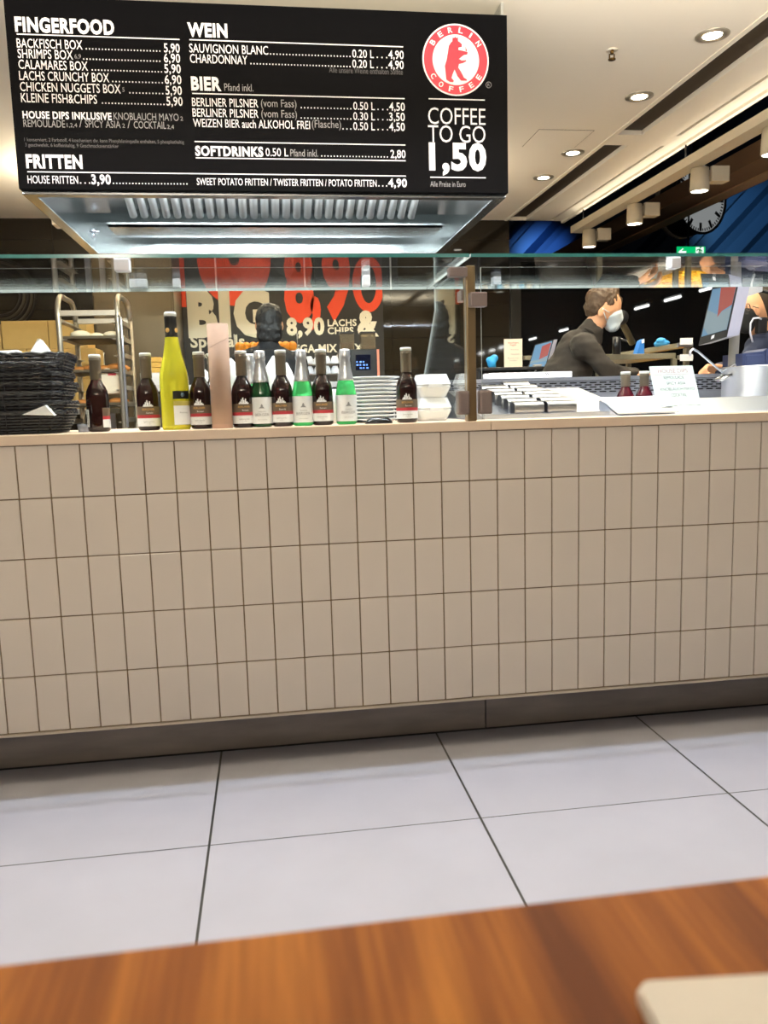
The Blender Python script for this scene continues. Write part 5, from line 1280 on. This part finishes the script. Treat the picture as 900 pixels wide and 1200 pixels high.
def monitor(tl, trr, br, bl_, th_, label, parent_name, img, base_z, dscr=.012, glow=1.0):
    """a touch screen from its four front corners; th_ depth vector of the casing"""
    tl, trr, br, bl_ = [Vector(p) for p in (tl, trr, br, bl_)]
    c = (bl_ + br) / 2 + th_ * .6
    t = thing('touch_screen', label, 'touch screen', (c.x, c.y, base_z))
    MB().prism([tl, trr, br, bl_], th_).build('casing', mat('casing_grey', srgb(176, 176, 196), .45, noise=.04), t)
    X = (br - bl_); Z = (tl - bl_); n_ = X.cross(Z).normalized()
    if n_.dot(CAM - bl_) < 0: n_ = -n_
    f = lambda s_, r_, o_=.001: bl_ + X * s_ + (Z + (trr - tl - X) * s_) * r_ + n_ * o_
    MB().prism([f(.0, .0), f(1, .0), f(1, 1), f(0, 1)], n_ * .002).build('bezel', BLACKP, t)
    sc_ = MB().prism([f(.05, .14, .004), f(.95, .14, .004), f(.95, .96, .004), f(.05, .96, .004)], n_ * .0006).build('screen', lightmat('screen_blue' + parent_name, (.16, .42, .72), .72 * glow), t)
    MB().prism([f(*q, .0055) for q in img[0]], n_ * .0004).build('screen_red_field', lightmat('screen_red' + parent_name, (.55, .04, .03), .8 * glow), sc_)
    MB().prism([f(*q, .0055) for q in img[1]], n_ * .0004).build('screen_light_field', lightmat('screen_pale' + parent_name, (.40, .58, .70), .6 * glow), sc_)
    MB().prism([f(*q, .004) for q in ((.44, .04), (.54, .05), (.54, .11), (.44, .10))], n_ * .0004).build('bezel_mark', INK_W, t)
    q = c + th_ * .5
    MB().tube([q + Z * .35, q + th_ * .6 + Z * .15, Vector((q.x + th_.x * .6, q.y + th_.y * .6, base_z + .012))], .022, 10).box((q.x + th_.x * .6 - .07, q.y + th_.y * .6 - .06, base_z), (q.x + th_.x * .6 + .07, q.y + th_.y * .6 + .06, base_z + .014), bev=.004).build('stand', mat('stand_grey', srgb(150, 146, 140), .5), t)
    return t
zb = b.z + .006
monitor(at(835, 337, 1.36), at(866, 332, 1.22), at(852, 395, 1.17), at(819, 405, 1.31), Vector((.075, .03, .01)), 'big tilted touch screen with blue and red display above the blue till box', 'big', ([(.38, .96), (.95, .96), (.95, .60), (.62, .52), (.50, .42)], [(.05, .60), (.45, .48), (.95, .56), (.95, .14), (.30, .14), (.05, .30)]), .985, glow=.8)
# small screens behind
bs = at(600, 430, 2.65); kx0, kx1 = at(562, 430, 2.62).x, at(652, 430, 2.62).x; kz = at(600, 430, 2.62).z
sd = thing('bottle_shelf', 'low black shelf with a row of small bottles, under the small screen', 'shelf', ((kx0 + kx1) / 2, 2.8, 0))
slab(sd, (kx0, 2.62, kz - .02), (kx1, 3.0, kz), 'shelf_top', BLACKP); slab(sd, (kx0, 2.64, kz - .16), (kx1, 3.0, kz - .14), 'shelf_board', BLACKP); slab(sd, (kx0, 2.96, 0), (kx1, 3.0, kz - .02), 'back_panel', BLACKM)
for x in (kx0, kx1 - .02): slab(sd, (x, 2.64, 0), (x + .02, 2.96, kz - .02), 'side_panel', BLACKP)
SB = [mat('syrup_amber', srgb(150, 120, 80), .15, noise=.05), mat('syrup_grey', srgb(150, 158, 160), .15, noise=.05), mat('syrup_blue', srgb(60, 130, 160), .15, noise=.05)]
nb_ = 8
for i in range(nb_):
    x = kx0 + .06 + (kx1 - kx0 - .16) * i / (nb_ - 1)
    t = thing('syrup_bottle', 'small syrup bottle on the low black shelf, %s' % (('leftmost', 'second from left', 'third from left', 'fourth from left', 'fourth from right', 'third from right', 'second from right', 'rightmost')[i]), 'bottle', (x, 2.70, kz - .14), 'syrup bottles on the black shelf')
    MB().lathe([(0, 0), (.017, 0), (.018, .004), (.018, .06), (.010, .078), (.008, .095), (0, .095)], (x, 2.70, kz - .1395), 16).build('bottle_body', SB[i % 3], t)
    MB().lathe([(0, .095), (.009, .095), (.009, .110), (0, .110)], (x, 2.70, kz - .1395), 12).build('bottle_cap', INK_W, t)
monitor(at(627, 404, 2.72), at(649, 398, 2.66), at(638, 437, 2.62), at(617, 437, 2.68), Vector((.035, .03, .004)), 'small tilted touch screen with blue and red display behind the masked person', 'small', ([(.45, .86), (.92, .92), (.92, .52), (.5, .42)], [(.05, .40), (.5, .42), (.95, .50), (.95, .36), (.05, .30)]), kz, glow=1.0)
a = at(591, 429.8, 2.66); b2 = at(612, 397, 2.66)
cdS = thing('menu_card', 'cream printed menu card standing on the low black shelf', 'menu card', ((a.x + b2.x) / 2, 2.66, kz))
slab(cdS, (a.x, 2.66, kz), (b2.x, 2.663, b2.z), 'card', mat('card_cream', srgb(226, 206, 180), .7, noise=.03), .0005); slab(cdS, (a.x + .02, 2.663, kz), (b2.x - .02, 2.70, kz + .01), 'card_foot', PAPER, .001)
wd = b2.x - a.x; hh = b2.z - kz
for s_, f, x0, x1, cp, m_ in (('Unsere Hygiene', .84, .2, .8, .010, RED), ('Regeln', .76, .34, .66, .010, RED), ('Maske tragen', .60, .36, .8, .008, INK_G), ('Abstand halten', .44, .36, .86, .008, INK_G), ('Bitte nur hier', .30, .2, .8, .008, INK_G), ('bezahlen', .22, .3, .7, .008, INK_G)):
    mb = MB(); put_text(mb, s_, (a.x + wd * x0, 2.6592, kz + hh * f), XR, ZU, wd * (x1 - x0), cp); mb.build('card_lettering', m_, cdS)
p = at(578, 428, 2.72)
t = thing('blue_cloth_bag', 'small bright blue crumpled bag on the low black shelf left of the card', 'bag', (p.x, 2.74, kz))
blob('bag_body', [('e', Vector((p.x - .005, 2.74, kz + .035)), (.028, .03, .038), None), ('e', Vector((p.x + .012, 2.74, kz + .06)), (.026, .022, .024), None), ('c', Vector((p.x - .02, 2.74, kz + .05)), Vector((p.x + .01, 2.74, kz + .012)), .02, .014)], .005, mat('bright_blue', srgb(50, 150, 205), .5, noise=.08), t, 2)
# pass shelf with steel bars behind the worker
PS = mat('pass_beige', srgb(150, 143, 122), .4, .5, noise=.06)
x0 = at(700, 417, 2.72).x; x1 = at(792, 417, 2.72).x; zt_ = at(750, 414.5, 2.72).z; zb_ = at(750, 421, 2.72).z
ps = thing('pass_shelf', 'beige steel pass shelf with two bars right of the masked person', 'shelf', ((x0 + x1) / 2, 3.0, 0))
slab(ps, (x0, 2.72, zb_), (x1, 2.76, zt_), 'front_bar', PS, .003)
slab(ps, (x0, 2.76, zb_ + .005), (x1, 3.4, zb_ + .02), 'shelf_board', PS, .003)
zr = at(800, 401, 2.60).z
slab(ps, (x1 - .01, 2.60, zr - .03), (x1 + .05, 3.75, zr), 'side_rail', PS, .003)
slab(ps, (x0 - .15, 3.70, zr - .03), (x1 + .05, 3.75, zr), 'rear_rail', PS, .003)
for x, y in ((x0, 2.72), (x1 - .02, 2.72), (x0, 3.38), (x1 - .02, 3.38)): slab(ps, (x, y, 0), (x + .03, y + .03, zb_ if y < 3 else zr - .03), 'post', PS, .003)
slab(ps, (x1 + .015, 2.62, zb_ + .0), (x1 + .045, 2.66, zr - .03), 'bracket', PS, .003); slab(ps, (x1 + .01, 2.62, 0), (x1 + .04, 2.65, zb_ + .01), 'post', PS, .003)
slab(ps, (x0 - .1, 2.78, .60), (x1, 3.35, .62), 'shelf_board', PS, .003)
for i, (u0, u1, v0, v1, y, m_, l) in enumerate(((797, 812, 396, 404, 2.57, PAPER, 'white order slip clipped to the upper rail of the pass shelf'), (797, 812, 415, 423, 2.57, PAPER, 'white order slip clipped below the rail of the pass shelf'))):
    a = at(u0, v1, y); b = at(u1, v0, y); t = thing('order_slip', l, 'slip', ((a.x + b.x) / 2, y, a.z), 'order slips')
    slab(t, (a.x, y, a.z), (b.x, y + .003, b.z), 'slip', m_, .0005); slab(t, (a.x - .005, y + .003, min(b.z, zr) - .03), (b.x + .005, 2.60, min(b.z, zr) - .005), 'slip_clip', STEEL, .001)
p = at(794, 400, 2.9)
t = thing('blue_cloth', 'bright blue cloth lying on the upper rail of the pass shelf', 'cloth', (x1 + .02, 2.95, zr))
blob('cloth_body', [('e', Vector((x1 + .02, 2.95, zr + .018)), (.045, .07, .026), None), ('e', Vector((x1 + .0, 2.92, zr + .035)), (.03, .04, .02), None)], .006, mat('cloth_blue', srgb(60, 150, 215), .7, noise=.08), t, 2)
p = at(752, 413, 2.8)
t = thing('blue_carton', 'small blue and white carton wedge on the pass shelf behind the worker', 'carton', (p.x, 2.85, zb_ + .02))
zq = zt_; mb = MB(); c0 = at(745, 409, 2.83); c1 = at(753, 397, 2.83)
mb.prism([(c0.x, 2.83, zb_ + .02), (c1.x + .012, 2.83, zb_ + .02), (c1.x + .012, 2.83, c1.z), (c1.x - .008, 2.83, c1.z - .01)], (0, .06, 0)); mb.build('carton_body', mat('carton_blue', srgb(40, 110, 190), .5, noise=.05), t)
MB().prism([(c1.x - .004, 2.829, c1.z - .03), (c1.x + .012, 2.829, c1.z - .025), (c1.x + .012, 2.829, c1.z), (c1.x - .008, 2.829, c1.z - .01)], (0, .001, 0)).build('white_corner', PAPER, t)
# black lamp with a steel arm in front of the worker's face
lp0 = at(728, 372, 2.55); t = thing('heat_lamp', 'black disc lamp on a steel arm beside the masked face', 'lamp', (at(722, 412, 2.72).x, 2.74, zt_))
bx_ = at(722.5, 405, 2.74)
MB().tube([(bx_.x, 2.74, zt_), (bx_.x, 2.74, at(722, 395, 2.74).z)], .026, 12).build('lamp_base', BLACKP, t)
MB().lathe([(0, -.02), (.04, -.02), (.045, 0), (.04, .02), (0, .02)], (0, 0, 0), 26, M=Matrix.Translation(lp0) @ Matrix.Rotation(1.2, 4, 'X')).build('lamp_disc', BLACKP, t)
MB().tube([lp0 + Vector((.0, .02, -.01)), at(732, 384, 2.60), at(741, 402, 2.66)], [.016, .020, .022], 10).build('lamp_arm', mat('arm_steel', srgb(140, 126, 92), .3, .8), t)
MB().tube([at(741, 402, 2.66), Vector((bx_.x, 2.74, at(722, 396, 2.74).z))], .007, 8).build('lamp_joint', BLACKP, t)
# scanner and cable on the till box, back of a second screen
q = at(891, 384, 1.30); t = thing('card_terminal', 'black card terminal with white cable loop on the blue till box', 'card terminal', (q.x, 1.30, b.z + .015))
zc0 = b.z + .0
MB().box((q.x - .024, 1.28, b.z + .015), (q.x + .024, 1.31, at(891, 372, 1.3).z), bev=.008).build('terminal_body', BLACKP, t)
cbl = MB(); cbl.tube([at(882, 401, 1.275), at(879, 390, 1.275), at(879.5, 379, 1.275), at(883, 373, 1.275), at(889, 372.5, 1.275), at(892, 374, 1.28)], .0042, 8); cbl.build('white_cable', INK_W, t)
t = thing('customer_display', 'small white rear display behind the big touch screen', 'display', (at(884, 335, 1.7).x, 1.7, b.z + .02))
a = at(872, 349, 1.62); c = at(894, 326, 1.62)
mb = MB(); mb.prism([(a.x, 1.62, a.z), (c.x, 1.62, a.z + .03), (c.x, 1.62, c.z), (a.x, 1.62, c.z)], (.0, .02, 0)); mb.build('display_shell', mat('shell_white', srgb(206, 208, 214), .4), t)
MB().tube([(c.x - .01, 1.65, c.z - .05), (c.x + .12, 1.65, c.z - .08), (c.x + .12, 1.65, .985)], .012, 8).build('display_pole', BLACKP, t)
# frying station whose tray of fries is mirrored in the glass shelf
fsn = thing('frying_station', 'steel frying station behind the till, seen mirrored in the glass shelf', 'frying station', (3.6, 3.45, 0))
slab(fsn, (3.21, 2.90, .08), (4.5, 4.2, .90), 'station_body', STEEL); slab(fsn, (3.21, 2.90, .90), (3.34, 4.2, .915), 'side_top', mat('pale_top', srgb(214, 214, 212), .5, noise=.03)); slab(fsn, (3.24, 3.0, 0), (4.45, 4.1, .08), 'plinth', BLACKP)
ft = thing('fries_tray', 'shallow steel tray full of golden fries on the frying station', 'tray', (3.8, 3.4, .90))
mb = MB(); mb.box((3.36, 2.95, .901), (4.3, 4.0, .905)).box((3.36, 2.95, .901), (3.37, 4.0, .945)).box((4.29, 2.95, .901), (4.3, 4.0, .945)).box((3.36, 2.95, .901), (4.3, 2.96, .945)).box((3.36, 3.99, .901), (4.3, 4.0, .945)); mb.build('tray_body', STEEL, ft)
fr = MB()
for i in range(1500):
    x = random.uniform(3.40, 4.26); y = random.uniform(2.99, 3.96); z = .915 + random.random() * .045; a = random.uniform(0, PI); p_ = random.uniform(-.3, .3); l_ = random.uniform(.02, .035)
    d_ = Vector((math.cos(a) * math.cos(p_), math.sin(a) * math.cos(p_), math.sin(p_))) * l_
    fr.tube([Vector((x, y, z)) - d_, Vector((x, y, z)) + d_], .006, 4, smooth=False)
tag(fr.build('fries', mat('fries_golden', srgb(240, 184, 40), .6, noise=.2, scale=20), None, (3.8, 3.4, .905)), 'heap of golden fries in the shallow steel tray', 'fries', kind='stuff')
